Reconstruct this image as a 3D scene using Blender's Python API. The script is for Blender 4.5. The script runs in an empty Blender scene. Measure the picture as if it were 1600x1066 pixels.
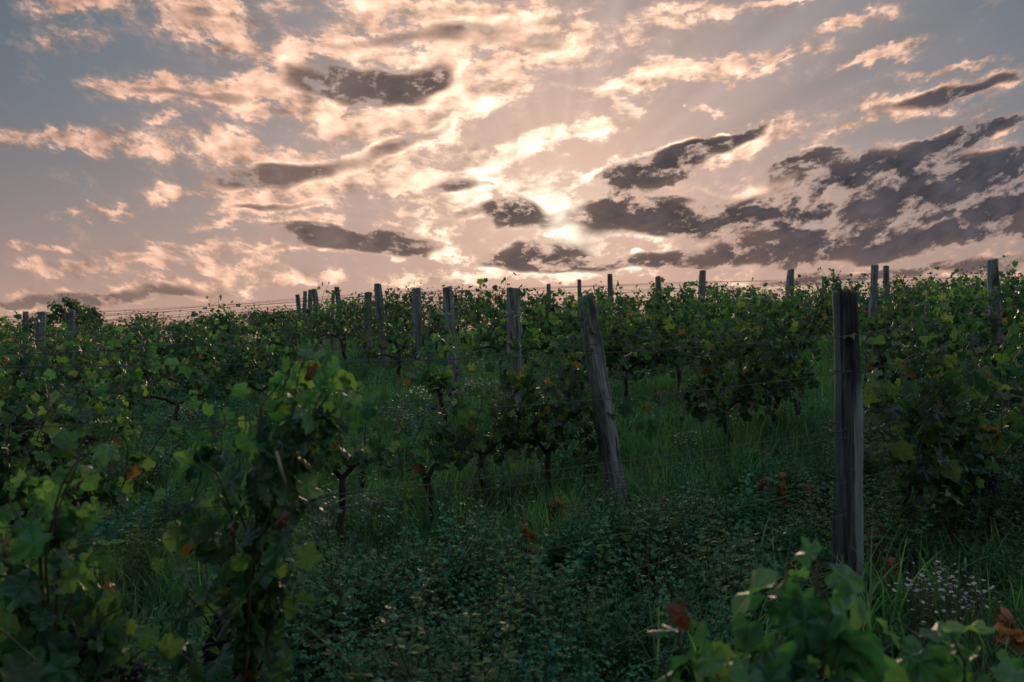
import bpy, math, random
import numpy as np
from mathutils import Vector, Matrix

# ------------------------------------------------------------------ camera, sky, sun, exposure
SC = bpy.context.scene
COL = SC.collection
CZ = 1.75                                   # eye height above the ground at the camera
FPX = 1244.0                                # focal length in photo pixels (28 mm on 36 mm)
cam_data = bpy.data.cameras.new("camera")
cam_data.lens = 28.0; cam_data.sensor_width = 36.0
cam_data.clip_start = 0.05; cam_data.clip_end = 6000
cam_data.dof.use_dof = True; cam_data.dof.focus_distance = 7.5; cam_data.dof.aperture_fstop = 2.8
cam = bpy.data.objects.new("camera", cam_data); COL.objects.link(cam)
cam.location = (0, 0, CZ); cam.rotation_euler = (math.pi / 2, 0, 0)
SC.camera = cam
SC.view_settings.view_transform = 'Standard'
SC.view_settings.look = 'None'
SC.view_settings.exposure = 0.05
SC.view_settings.gamma = 1.0
SC.cycles.max_bounces = 6; SC.cycles.transmission_bounces = 4; SC.cycles.diffuse_bounces = 3
SC.cycles.use_denoising = True

SUN_U, SUN_V = 0.06, 0.155                  # where the cloud-veiled sun stands, as tangents from +Y
SUN_DIR = Vector((SUN_U, 1.0, SUN_V)).normalized()
SUN_EL = math.asin(SUN_DIR.z); SUN_AZ = math.atan2(SUN_DIR.x, SUN_DIR.y)
sl = bpy.data.lights.new("sun", 'SUN'); sl.energy = 1.5; sl.angle = math.radians(10); sl.color = (1.0, 0.72, 0.48)
sun = bpy.data.objects.new("sun", sl); COL.objects.link(sun)
sun.rotation_euler = SUN_DIR.to_track_quat('Z', 'Y').to_euler()

class NB:
    """small node-building helper"""
    def __init__(s, tree): s.t = tree
    def put(s, sock, v):
        if hasattr(v, 'is_output'): s.t.links.new(v, sock)
        elif v is not None:
            sock.default_value = v
    def n(s, typ, **kw):
        nd = s.t.nodes.new(typ)
        for k, v in kw.items(): setattr(nd, k, v)
        return nd
    def m(s, op, a, b=None, c=None, clamp=False):
        nd = s.n('ShaderNodeMath', operation=op, use_clamp=clamp)
        for i, v in enumerate((a, b, c)):
            if v is not None: s.put(nd.inputs[i], v)
        return nd.outputs[0]
    def v(s, op, a, b=None, scale=None):
        nd = s.n('ShaderNodeVectorMath', operation=op)
        s.put(nd.inputs[0], a)
        if b is not None: s.put(nd.inputs[1], b)
        if scale is not None: s.put(nd.inputs['Scale'], scale)
        return nd.outputs['Value'] if op in ('DOT_PRODUCT', 'LENGTH', 'DISTANCE') else nd.outputs[0]
    def xyz(s, x, y, z):
        nd = s.n('ShaderNodeCombineXYZ')
        for i, v in enumerate((x, y, z)): s.put(nd.inputs[i], v)
        return nd.outputs[0]
    def sep(s, vec):
        nd = s.n('ShaderNodeSeparateXYZ'); s.put(nd.inputs[0], vec)
        return nd.outputs
    def noise(s, vec, scale, detail=4, rough=0.5, color=False, dist=0.0, lac=2.0):
        nd = s.n('ShaderNodeTexNoise'); nd.noise_dimensions = '3D'
        s.put(nd.inputs['Vector'], vec)
        nd.inputs['Scale'].default_value = scale; nd.inputs['Detail'].default_value = detail
        nd.inputs['Roughness'].default_value = rough; nd.inputs['Distortion'].default_value = dist
        nd.inputs['Lacunarity'].default_value = lac
        return nd.outputs['Color'] if color else nd.outputs['Fac']
    def ramp(s, fac, stops, interp='LINEAR'):
        nd = s.n('ShaderNodeValToRGB'); nd.color_ramp.interpolation = interp
        el = nd.color_ramp.elements
        while len(el) < len(stops): el.new(0.5)
        for e, (p, c) in zip(el, stops):
            e.position = p; e.color = tuple(c) + ((1.0,) if len(c) == 3 else ())
        s.put(nd.inputs[0], fac)
        return nd.outputs[0]
    def mix(s, f, a, b, blend='MIX'):
        nd = s.n('ShaderNodeMix', data_type='RGBA', blend_type=blend)
        s.put(nd.inputs[0], f)
        s.put(nd.inputs[6], a if hasattr(a, 'is_output') else tuple(a) + (1.0,))
        s.put(nd.inputs[7], b if hasattr(b, 'is_output') else tuple(b) + (1.0,))
        return nd.outputs[2]
    def step(s, x, a, b):
        nd = s.n('ShaderNodeMapRange', interpolation_type='SMOOTHSTEP')
        s.put(nd.inputs[0], x); nd.inputs[1].default_value = a; nd.inputs[2].default_value = b
        return nd.outputs[0]

# clouds: bearing (x), height (y), half-widths, tilt in degrees, thickness.  Units: 1244 to one radian's tangent,
# x from the left edge of the view, y downward from its top, as read off the photograph of the sky.
CLOUDS = [
 (125,2,80,20,0,.8),(100,48,50,22,0,.5),(310,28,95,34,-2,1.0),(340,55,60,20,-6,.8),(470,80,75,18,12,.8),(600,52,125,26,8,.95),(760,44,130,40,6,.95),
 (870,72,90,28,14,.85),(600,8,130,20,0,.9),(700,88,50,14,10,.5),(240,138,95,20,-8,1.0),(370,155,100,28,-8,1.0),(540,130,170,34,-2,1.1),(520,165,150,26,-6,.9),
 (690,135,105,34,14,1.0),(770,130,50,24,20,.7),(630,190,120,22,12,.8),(700,190,110,20,24,.8),(620,235,60,20,40,.8),
 (335,222,70,18,-2,.8),(105,212,100,18,-4,.9),(180,232,70,16,-6,.8),(260,190,35,12,0,.6),(420,250,110,26,4,1.0),(440,285,110,20,2,.9),(560,258,85,26,14,1.0),
 (430,318,100,16,4,.9),(265,298,60,12,6,.7),(355,352,55,10,4,.7),(555,372,100,17,-5,1.3),(580,396,65,12,-12,.9),(210,405,120,16,2,.8),
 (320,382,50,9,3,.6),(80,408,60,8,3,.5),(270,450,120,15,2,1.2),(40,456,65,12,-4,1.0),(140,460,70,10,-2,1.0),(40,476,90,8,0,1.0),(420,392,75,12,2,.8),(480,430,90,14,0,.7),
 (740,243,90,22,14,1.0),(690,270,55,14,8,.8),(900,212,100,18,16,1.1),(730,292,55,20,5,1.0),(797,336,40,20,0,1.3),(660,322,50,12,5,.7),(700,350,60,26,10,.6),
 (830,396,66,19,6,1.4),(800,420,60,12,0,.9),(1000,330,98,28,6,1.5),(1015,258,90,20,10,1.4),(1100,235,110,16,24,1.1),(1165,205,70,12,26,.9),(1180,225,100,16,22,.8),(860,300,50,40,-20,.7),(945,366,85,12,-4,.9),
 (1120,343,75,15,3,1.4),(1225,340,62,18,5,1.4),(1170,375,90,14,3,1.0),(1010,412,90,10,2,1.2),(900,432,110,9,0,1.1),(1130,400,120,14,3,1.1),(1190,300,70,14,20,.7),
 (1258,258,75,18,14,1.5),(1350,275,90,16,14,1.2),(1400,245,90,18,22,1.1),(1490,285,140,28,10,1.4),(1550,240,80,18,8,1.4),(1450,325,150,20,8,1.2),(1580,325,110,26,6,1.2),
 (1560,192,80,12,16,1.3),(1470,208,70,10,14,1.0),(1330,372,95,13,6,1.2),(1480,375,140,13,8,1.1),(1570,405,100,13,6,1.0),(1310,405,120,11,4,.9),
 (1530,143,85,16,16,1.2),(1425,157,95,13,14,1.0),(1490,110,100,7,10,.8),(1340,35,60,11,22,1.1),(1230,86,95,11,12,1.1),(990,120,85,22,20,1.0),(1100,108,80,14,10,.9),
 (960,155,50,12,-20,.6),(1375,97,60,9,18,.8),(1410,72,40,8,18,.8),(1090,15,80,20,10,.7),(1225,3,60,8,5,.9),(1100,172,18,7,10,.7),(1340,195,60,8,14,.7),(1010,60,50,14,20,.4),
 (150,330,60,9,4,.7),(60,380,70,9,2,.7),(480,345,60,10,4,.7),(640,290,45,10,12,.7),(620,350,40,8,0,.7),(520,300,50,10,10,.7),(760,310,50,16,10,.9),(840,345,45,12,-10,1.0),(660,400,70,9,-4,.8),(900,270,40,12,24,.8),(940,395,50,8,-8,.9),(360,415,70,8,2,.7),
 (700,440,120,8,0,.9),(1450,430,150,10,2,.9),(1240,432,120,9,2,1.0),
]
# thick parts that the low sun cannot shine through
CORES = [
 (525,118,75,16,-4,.75),(660,118,60,18,14,.45),(580,140,110,14,-4,.35),(410,268,80,16,2,.75),(560,238,55,12,12,.28),(555,374,90,14,-6,1.15),(590,396,50,10,-14,.8),
 (260,455,130,12,1,.7),(30,474,80,8,0,.8),(130,462,50,8,0,.6),(720,290,40,14,5,.7),(797,337,32,17,0,1.2),(828,398,58,15,6,1.1),(870,420,90,12,0,.5),(890,222,70,9,16,.45),(735,255,60,10,14,.3),
 (1000,328,82,23,5,1.15),(1015,258,72,16,10,1.1),(1090,240,80,10,22,.6),(1140,207,50,8,28,.6),(1115,344,60,13,3,1.15),(1222,344,50,16,5,1.1),(1010,414,75,9,2,.6),(1140,398,110,13,3,.6),
 (1258,256,60,15,14,1.1),(1345,280,85,15,14,.85),(1400,250,70,14,22,.8),(1490,290,130,26,9,1.1),(1560,248,75,16,8,1.1),(1450,325,140,18,8,.7),(1580,325,100,24,6,1.0),(1560,190,70,9,16,.9),
 (300,34,60,14,0,0.57),(560,62,100,16,8,0.48),(750,52,90,22,8,0.54),(850,72,60,16,12,0.45),(610,8,90,10,0,0.45),(240,142,55,9,-6,0.48),(365,160,70,12,-6,0.45),(700,195,70,10,24,0.32),(625,222,50,12,30,0.30),
 (110,216,60,8,-4,0.48),(335,226,40,8,0,0.45),(205,408,80,8,2,0.51),(430,322,65,7,4,0.63),(420,394,50,6,2,0.52),(990,124,50,10,18,0.45),(1090,112,50,8,12,0.36),(1230,90,60,5,12,0.42),(1425,160,60,7,14,0.68),(700,345,40,10,10,0.60),
 (600,150,140,28,-2,.24),(470,272,120,22,4,.26),(530,370,80,14,-6,.2),(1000,300,110,40,8,.2),(1450,300,200,60,8,.25),(1160,360,150,30,4,.22),
 (1475,207,50,8,14,.8),(1330,374,85,11,6,.75),(1480,376,130,11,8,.7),(1570,408,90,12,6,.6),(1540,140,65,10,16,.9),(1310,406,110,9,4,.45),(1240,432,120,8,2,.5),(1450,430,140,9,2,.5),
]
def cloud_group():
    g = bpy.data.node_groups.new("cloud_thickness", 'ShaderNodeTree')
    g.interface.new_socket("P", in_out='INPUT', socket_type='NodeSocketVector')
    for nm in ("cover", "core", "fine"): g.interface.new_socket(nm, in_out='OUTPUT', socket_type='NodeSocketFloat')
    b = NB(g)
    gi = b.n('NodeGroupInput'); go = b.n('NodeGroupOutput')
    P = gi.outputs[0]
    u, v, _ = b.sep(P)
    vv = b.m('SUBTRACT', v, b.m('MULTIPLY', b.m('MULTIPLY', u, u), 0.30))
    Q = b.xyz(u, b.m('MULTIPLY', vv, 1.7), 0.0)
    w1 = b.v('SUBTRACT', b.noise(Q, 8.0, 2, .55, color=True), (.5, .5, .5))
    w2 = b.v('SUBTRACT', b.noise(Q, 34.0, 3, .6, color=True), (.5, .5, .5))
    W = b.v('ADD', b.v('MULTIPLY', w1, (.11, .05, 0)), b.v('ADD', b.v('MULTIPLY', w2, (.050, .032, 0)), b.v('MULTIPLY', b.v('SUBTRACT', b.noise(Q, 110.0, 1, .5, color=True), (.5, .5, .5)), (.016, .012, 0))))
    P2 = b.v('ADD', P, W)
    u2, v2, _ = b.sep(P2)
    def blobs(lst, acc, k, base):
        for (x, y, rx, ry, a, t) in lst:
            mp = b.n('ShaderNodeMapping', vector_type='TEXTURE')
            b.put(mp.inputs['Vector'], b.xyz(u2, v2, acc))           # one after another, to keep the shader small
            mp.inputs['Location'].default_value = ((x - 800) / FPX, (533 - y) / FPX, 0)
            mp.inputs['Rotation'].default_value = (0, 0, math.radians(a))
            mp.inputs['Scale'].default_value = (rx * k / FPX, ry * k / FPX, 1e6)
            d = b.v('DOT_PRODUCT', mp.outputs[0], mp.outputs[0])
            acc = b.m('MULTIPLY_ADD', b.m('POWER', base, d), t, acc)
        return acc
    # the rest of the sky, outside the view, is broken cloud as well
    off = b.m('MAXIMUM', b.step(b.m('ABSOLUTE', u), .66, .95), b.step(v, .42, .62))
    gen = b.m('MULTIPLY', b.step(b.noise(Q, 2.6, 3, .5), .42, .66), off)
    acc = blobs([c[:5] + (c[5] + (.16 if c[5] < .95 else 0),) for c in CLOUDS], b.m('MULTIPLY', gen, 1.1), 1.08, .30)
    acc = b.m('MINIMUM', acc, 1.0)
    f = b.noise(b.v('ADD', Q, b.v('MULTIPLY', w1, (.05, .05, 0))), 19.0, 8, .70)
    fc = b.m('SUBTRACT', f, .5)
    D = b.m('ADD', b.m('MULTIPLY', acc, b.m('MULTIPLY_ADD', fc, 3.3, 1.0)), b.m('MULTIPLY', fc, 1.8))
    u2, v2, _ = b.sep(b.v('ADD', P, b.v('ADD', b.v('MULTIPLY', w1, (.11, .05, 0)), b.v('MULTIPLY', w2, (.014, .010, 0)))))
    f3 = b.noise(Q, 18.0, 3, .55)
    K = blobs(CORES, b.m('MULTIPLY', b.m('SUBTRACT', gen, .5), .6), 1.50, .33)
    K = b.m('MULTIPLY', K, b.m('MULTIPLY_ADD', b.m('SUBTRACT', f3, .5), 1.9, 1.0))
    # relief: the side of each billow that faces the sun is the brighter one
    toS = b.v('SUBTRACT', (SUN_U, SUN_V, 0), P)
    toS = b.v('SCALE', toS, scale=b.m('DIVIDE', 1.0, b.m('MAXIMUM', b.v('LENGTH', toS), .10)))
    f4 = b.noise(b.v('ADD', Q, b.v('SCALE', toS, scale=.016)), 18.0, 3, .55)
    rel = b.m('SUBTRACT', f3, f4)
    b.put(go.inputs[0], D); b.put(go.inputs[1], K); b.put(go.inputs[2], b.m('ADD', b.m('MULTIPLY', fc, .7), b.m('MULTIPLY', rel, 1.15)))
    return g

def build_world():
    w = bpy.data.worlds.new("World"); SC.world = w; w.use_nodes = True
    t = w.node_tree; t.nodes.clear(); b = NB(t)
    tc = b.n('ShaderNodeTexCoord')
    d = b.v('NORMALIZE', tc.outputs['Generated'])
    x, y, z = b.sep(d)
    den = b.m('MAXIMUM', b.m('ABSOLUTE', y), 0.12)
    u = b.m('DIVIDE', x, den); v = b.m('DIVIDE', z, den)
    nd = b.n('ShaderNodeGroup'); nd.node_tree = cloud_group(); b.put(nd.inputs[0], b.xyz(u, v, 0.0))
    D, K, fc = nd.outputs[0], nd.outputs[1], nd.outputs[2]
    ang = b.m('DIVIDE', b.m('ARCCOSINE', b.m('MINIMUM', b.v('DOT_PRODUCT', d, tuple(SUN_DIR)), .99999)), math.pi)
    # ---- clear air between the clouds
    sky = b.n('ShaderNodeTexSky', sky_type='NISHITA'); sky.sun_disc = False
    sky.sun_elevation = SUN_EL; sky.sun_rotation = SUN_AZ
    sky.air_density = 1.0; sky.dust_density = 3.0; sky.ozone_density = 1.5
    nish = b.v('MINIMUM', b.v('SCALE', sky.outputs[0], scale=.05), (.9, .7, .55))
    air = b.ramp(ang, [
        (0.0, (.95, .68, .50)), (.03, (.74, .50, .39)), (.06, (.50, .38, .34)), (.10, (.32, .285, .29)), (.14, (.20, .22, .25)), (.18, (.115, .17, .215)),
        (.22, (.080, .138, .185)), (.30, (.14, .22, .30)), (.38, (.42, .66, .84)), (.50, (.42, .66, .84)), (.62, (.11, .165, .21)), (1.0, (.07, .10, .12))])  # unseen overhead sky made brighter and bluer as added top light for the vines
    low = b.m('POWER', 2.718, b.m('MULTIPLY', b.m('MAXIMUM', v, 0.0), -7.0))
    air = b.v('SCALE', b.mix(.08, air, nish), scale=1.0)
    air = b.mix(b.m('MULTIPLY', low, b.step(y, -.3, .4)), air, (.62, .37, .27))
    # faint sunbeams fanning out from behind the clouds
    du = b.m('SUBTRACT', u, SUN_U); dv = b.m('SUBTRACT', v, SUN_V)
    ln = b.m('SQRT', b.m('ADD', b.m('MULTIPLY', du, du), b.m('MULTIPLY', dv, dv)))
    beams = b.noise(b.xyz(b.m('MULTIPLY', b.m('ARCTAN2', dv, du), 4.0), b.m('MULTIPLY', ln, .4), 3.0), 2.2, 1, .5)
    bm = b.m('MULTIPLY', b.m('SUBTRACT', beams, .5), b.m('MULTIPLY', b.step(ln, .05, .25), b.m('SUBTRACT', 1.0, b.step(ln, .4, .75))))
    bm = b.m('MULTIPLY', bm, b.step(v, .10, .25))
    air = b.v('SCALE', air, scale=b.m('MULTIPLY_ADD', bm, .45, 1.0))
    # ---- thin cloud glows with the sun behind it, thick cloud goes dark
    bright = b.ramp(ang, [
        (0.0, (1.22, 1.0, .80)), (.03, (1.18, .86, .64)), (.065, (1.06, .69, .49)), (.12, (.88, .54, .385)), (.19, (.68, .41, .30)), (.28, (.52, .42, .38)), (.38, (1.3, 1.35, 1.38)), (.50, (1.25, 1.32, 1.36)), (.62, (.28, .31, .33)), (1.0, (.15, .165, .18))])  # overhead cloud, out of view, also raised as added light on the vegetation
    bright = b.v('SCALE', bright, scale=b.m('MULTIPLY_ADD', fc, 2.1, .95))
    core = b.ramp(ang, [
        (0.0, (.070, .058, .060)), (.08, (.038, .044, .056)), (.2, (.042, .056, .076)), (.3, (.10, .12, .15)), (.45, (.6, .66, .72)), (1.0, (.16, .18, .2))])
    core = b.mix(b.m('MULTIPLY', low, .22), core, (.42, .24, .18))
    core = b.mix(b.m('MULTIPLY', b.step(b.m('MULTIPLY', u, -1.0), -.05, .35), .55), core, (.26, .175, .145))
    body = b.mix(b.step(K, .04, .46), bright, b.mix(.25, core, (.36, .22, .16)))     # thicker cloud glows less
    core = b.v('SCALE', core, scale=b.m('MAXIMUM', b.m('MULTIPLY_ADD', fc, 1.5, 1.0), .6))
    rim = b.m('MULTIPLY', b.step(K, .0, .09), b.m('SUBTRACT', 1.0, b.step(K, .09, .28)))      # the thin edge round a thick cloud lights up near the sun
    rim = b.m('MULTIPLY', rim, b.m('SUBTRACT', 1.0, b.step(ang, .05, .20)))
    body = b.v('SCALE', body, scale=b.m('MULTIPLY_ADD', rim, .45, 1.0))
    cloud = b.mix(b.step(K, .20, .95), body, core)
    veil = b.m('MULTIPLY', b.step(D, .02, .55), .28)
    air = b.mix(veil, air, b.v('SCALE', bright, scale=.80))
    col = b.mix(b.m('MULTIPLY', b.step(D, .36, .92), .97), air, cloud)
    # below the horizon
    col = b.mix(b.step(z, -.05, 0.0), (.05, .05, .045), col)
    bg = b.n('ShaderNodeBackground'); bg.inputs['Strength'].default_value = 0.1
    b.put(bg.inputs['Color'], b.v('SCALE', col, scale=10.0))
    out = b.n('ShaderNodeOutputWorld'); t.links.new(bg.outputs[0], out.inputs[0])
    w.cycles.sampling_method = 'MANUAL'; w.cycles.sample_map_resolution = 512
build_world()

# ------------------------------------------------------------------ land
C2 = (-1.9274062881075296, 0.04918972191789358, 0.0774098908491354, -0.0011028915698944224, -0.00018814484009448433, -0.00014819703560051134)
BUMPS = [(1.9, 4.6, -.20, 1.5), (.94, 7.1, -.10, 1.4), (0, 0, .10, 2.0), (-2.85, 17.1, .10, 2.5), (-.92, 12, .05, 2.0), (-6, 14, -.06, 3)]
def hgt(x, y):
    """ground height, arrays or numbers"""
    x = np.asarray(x, float); y = np.asarray(y, float)
    xc = 18 * np.tanh(x / 18); yc = np.clip(y, -4, 33)
    z = CZ + C2[0] + C2[1]*xc + C2[2]*yc + C2[3]*xc*xc + C2[4]*xc*yc + C2[5]*yc*yc
    for bx, by, a, r in BUMPS: z = z + a * np.exp(-((x-bx)**2 + (y-by)**2) / (2*r*r))
    over = np.maximum(y - 31, 0)
    z = z - np.minimum(.05 * over + .0012 * np.minimum(over, 60)**2, 14) - np.minimum(np.maximum(np.abs(x) - 30, 0) * .05, 10)
    z = z + .03*np.sin(x*2.1+y*.7)*np.cos(y*1.7-x*.4) + .015*np.sin(x*5.3)*np.sin(y*4.7+1)
    return z
def gz(x, y): return float(hgt(x, y))
PHI = math.radians(32); CX, SX = math.cos(PHI), math.sin(PHI)
ROWS = {0: (2.84, 2.05), 1: (1.9, 4.6), 2: (.94, 7.1), 3: (0, 9.7), 4: (-.92, 12), 5: (-1.77, 14.7), 6: (-2.85, 17.1), 7: (-3.66, 19.8), 8: (-4.75, 22.1),
        9: (-5.7, 24.7), 10: (-6.6, 27.2), 11: (-7.5, 29.8), 12: (-8.4, 32.4), 13: (-9.3, 35)}
ORD = ['', 'first', 'second', 'third', 'fourth', 'fifth', 'sixth', 'seventh', 'eighth', 'ninth', 'tenth', 'eleventh', 'twelfth', 'thirteenth',
       'fourteenth', 'fifteenth', 'sixteenth', 'seventeenth', 'eighteenth', 'nineteenth', 'twentieth', 'twenty-first', 'twenty-second', 'twenty-third',
       'twenty-fourth', 'twenty-fifth', 'twenty-sixth', 'twenty-seventh', 'twenty-eighth', 'twenty-ninth', 'thirtieth']
def row_s(n, u):
    px, py = ROWS[n]; return (u * py - px) / (CX - u * SX)
def row_pt(n, s):
    px, py = ROWS[n]; return px + CX * s, py + SX * s
def U(X): return (X - 800) / FPX
def VV(Y): return (533 - Y) / FPX
def ground_at(X, Y, h=0.0):
    """the spot on the ground where something h metres up is met by the sight line"""
    u, v = U(X), VV(Y); d = 1.5
    while d < 60 and gz(u*d, d) + h < CZ + v*d: d += .05
    return u*d, d

# ------------------------------------------------------------------ helpers
def tag(o, label=None, cat=None, group=None, kind=None):
    if label: o['label'] = label
    if cat: o['category'] = cat
    if group: o['group'] = group
    if kind: o['kind'] = kind
    return o
def empty(name, loc, rz=0.0):
    o = bpy.data.objects.new(name, None); COL.objects.link(o)
    o.location = loc; o.rotation_euler = (0, 0, rz); o.empty_display_size = .1
    return o
def np_mesh(name, V, F, mat, smooth=True, uv=None):
    V = np.ascontiguousarray(V, dtype=np.float32); F = np.ascontiguousarray(F, dtype=np.int32)
    me = bpy.data.meshes.new(name); k = F.shape[1]
    me.vertices.add(len(V)); me.vertices.foreach_set('co', V.ravel())
    me.loops.add(F.size); me.loops.foreach_set('vertex_index', F.ravel())
    me.polygons.add(len(F)); me.polygons.foreach_set('loop_start', np.arange(0, F.size, k, dtype=np.int32))
    me.polygons.foreach_set('use_smooth', np.full(len(F), smooth))
    if uv is not None:
        l = me.uv_layers.new(name='leaf'); l.data.foreach_set('uv', np.ascontiguousarray(uv[F.ravel()], dtype=np.float32).ravel())
    me.materials.append(mat); me.update(calc_edges=True); me.validate()
    return me
def link(name, me, parent=None, loc=(0, 0, 0)):
    o = bpy.data.objects.new(name, me); COL.objects.link(o); o.location = loc
    if parent: o.parent = parent
    return o
class Tubes:
    """tubes and other shapes gathered into one triangle mesh"""
    def __init__(s): s.V = []; s.F = []; s.n = 0
    def add(s, V, F):
        s.V.append(np.asarray(V, float)); s.F.append(np.asarray(F, int) + s.n); s.n += len(V)
    def tube(s, pts, rad, k=6, cap=True, rough=0.0, rng=None):
        pts = np.asarray(pts, float); n = len(pts)
        rad = np.full(n, rad) if np.isscalar(rad) else np.asarray(rad, float)
        T = np.gradient(pts, axis=0); T /= np.linalg.norm(T, axis=1)[:, None] + 1e-9
        ref = np.array([0, 0, 1.]) if abs(T[0][2]) < .8 else np.array([1., 0, 0])
        V = []
        for i in range(n):
            a = np.cross(T[i], ref); a /= np.linalg.norm(a) + 1e-9; c = np.cross(T[i], a)
            th = np.arange(k) * 2 * math.pi / k
            rr = rad[i] * (1 + (rough * rng.standard_normal(k) if rough else 0))
            V.append(pts[i] + np.outer(np.cos(th) * rr, a) + np.outer(np.sin(th) * rr, c))
        V = np.concatenate(V); F = []
        for i in range(n - 1):
            for j in range(k):
                a, b2 = i*k + j, i*k + (j+1) % k
                F += [(a, b2, a+k), (b2, b2+k, a+k)]
        if cap:
            V = np.concatenate([V, pts[:1], pts[-1:]]); m = n*k
            for j in range(k):
                F += [(m, (j+1) % k, j), (m+1, (n-1)*k + j, (n-1)*k + (j+1) % k)]
        s.add(V, F)
    def mesh(s, name, mat, smooth=True):
        return np_mesh(name, np.concatenate(s.V), np.concatenate(s.F), mat, smooth)

# ------------------------------------------------------------------ materials
def material(name):
    m = bpy.data.materials.new(name); m.use_nodes = True; m.node_tree.nodes.clear()
    b = NB(m.node_tree); out = b.n('ShaderNodeOutputMaterial')
    return m, b, out
def principled(b, col, rough=.6, spec=.3, normal=None):
    p = b.n('ShaderNodeBsdfPrincipled'); b.put(p.inputs['Base Color'], col if hasattr(col, 'is_output') else tuple(col) + (1.0,))
    b.put(p.inputs['Roughness'], rough); p.inputs['Specular IOR Level'].default_value = spec
    if normal is not None: b.put(p.inputs['Normal'], normal)
    return p.outputs[0]
def leaf_material(name, stops, trans, rough=.38, spec=.38, tw=.44, veins=False, under=(.10, .13, .075)):
    m, b, out = material(name)
    g = b.n('ShaderNodeNewGeometry'); oi = b.n('ShaderNodeObjectInfo')
    r = b.m('FRACT', b.m('ADD', g.outputs['Random Per Island'], b.m('MULTIPLY', oi.outputs['Random'], .35)))
    col = b.ramp(r, stops)
    col = b.v('SCALE', col, scale=b.m('MULTIPLY_ADD', b.m('FRACT', b.m('MULTIPLY', oi.outputs['Random'], 7.31)), .55, .70))
    if veins:
        uvn = b.n('ShaderNodeUVMap', uv_map='leaf'); x, y, _ = b.sep(uvn.outputs[0])
        an = b.m('ARCTAN2', x, b.m('ADD', y, .02))
        fr = b.m('ABSOLUTE', b.m('SUBTRACT', b.m('FRACT', b.m('ADD', b.m('DIVIDE', an, .80), .5)), .5))
        ve = b.m('SUBTRACT', 1.0, b.step(b.m('MULTIPLY', fr, b.v('LENGTH', uvn.outputs[0])), .006, .022))
        tcn = b.n('ShaderNodeTexCoord')
        blot = b.step(b.noise(tcn.outputs['Object'], 38.0, 3, .6), .56, .74)
        col = b.mix(b.m('MULTIPLY', blot, .45), col, (.075, .085, .022))
        col = b.mix(b.m('MULTIPLY', ve, .5), col, (.13, .17, .07))
    front = principled(b, col, rough, spec)
    back = principled(b, b.mix(.5, col, under), .7, .2)
    mx = b.n('ShaderNodeMixShader'); b.put(mx.inputs[0], g.outputs['Backfacing']); b.put(mx.inputs[1], front); b.put(mx.inputs[2], back)
    t = b.n('ShaderNodeBsdfTranslucent'); b.put(t.inputs[0], b.mix(1.0, col, trans, 'MULTIPLY'))
    m2 = b.n('ShaderNodeMixShader'); m2.inputs[0].default_value = tw; b.put(m2.inputs[1], mx.outputs[0]); b.put(m2.inputs[2], t.outputs[0])
    b.put(out.inputs[0], m2.outputs[0])
    return m
VINE_STOPS = [(0, (.016, .050, .034)), (.25, (.022, .066, .040)), (.5, (.034, .092, .045)), (.72, (.056, .126, .049)), (.88, (.092, .165, .053)), (.975, (.15, .20, .058)),
              (.986, (.18, .13, .04)), (.995, (.22, .08, .025)), (1.0, (.09, .035, .018))]
M_LEAF = leaf_material('vine_leaf', VINE_STOPS, (2.0, 2.3, 1.1))
M_LEAF_FRESH = leaf_material('fresh_vine_leaf', [(0, (.030, .10, .060)), (.4, (.055, .16, .075)), (.75, (.10, .22, .08)), (1.0, (.19, .30, .09))], (2.0, 2.3, 1.1), veins=True)
M_LEAF_NEAR = leaf_material('vine_leaf_veined', VINE_STOPS, (2.0, 2.3, 1.1), veins=True)
M_HERB = leaf_material('herb_leaf', [(0, (.020, .095, .070)), (.5, (.036, .155, .105)), (.85, (.065, .22, .125)), (1.0, (.14, .26, .10))], (1.8, 2.2, 1.2), tw=.3, spec=.12)
M_HERB_OLIVE = leaf_material('olive_herb_leaf', [(0, (.035, .085, .05)), (.5, (.065, .14, .065)), (1.0, (.12, .20, .075))], (1.8, 2.0, 1.0), tw=.3, spec=.12)
M_HERB_YEL = leaf_material('herb_leaf_yellowing', [(0, (.06, .13, .05)), (.35, (.20, .24, .06)), (.8, (.42, .36, .08)), (1.0, (.40, .24, .06))], (1.6, 1.5, .8), tw=.3, spec=.3)
M_GRASS = leaf_material('grass_blade', [(0, (.030, .11, .06)), (.5, (.075, .20, .09)), (.85, (.19, .33, .13)), (.95, (.17, .20, .10)), (1.0, (.24, .22, .13))], (2.0, 2.2, 1.0), tw=.35, spec=.25, rough=.4)
M_STRAW = leaf_material('dry_straw', [(0, (.16, .13, .075)), (.5, (.22, .18, .11)), (1.0, (.30, .25, .16))], (1.3, 1.2, 1.0), tw=.25)
M_RUST = leaf_material('rust_leaf', [(0, (.16, .045, .02)), (.5, (.32, .085, .025)), (1.0, (.42, .16, .05))], (1.8, 1.2, .8), tw=.3)
M_WITHER = leaf_material('withered_vine_leaf', [(0, (.07, .025, .012)), (1.0, (.10, .035, .015))], (1.8, 1.2, .8), tw=.25, under=(.20, .10, .06), veins=True)
M_PETAL = leaf_material('white_petal', [(0, (.60, .56, .50)), (1.0, (.80, .76, .70))], (1, 1, 1), tw=.35, under=(.6, .58, .54))
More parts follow.
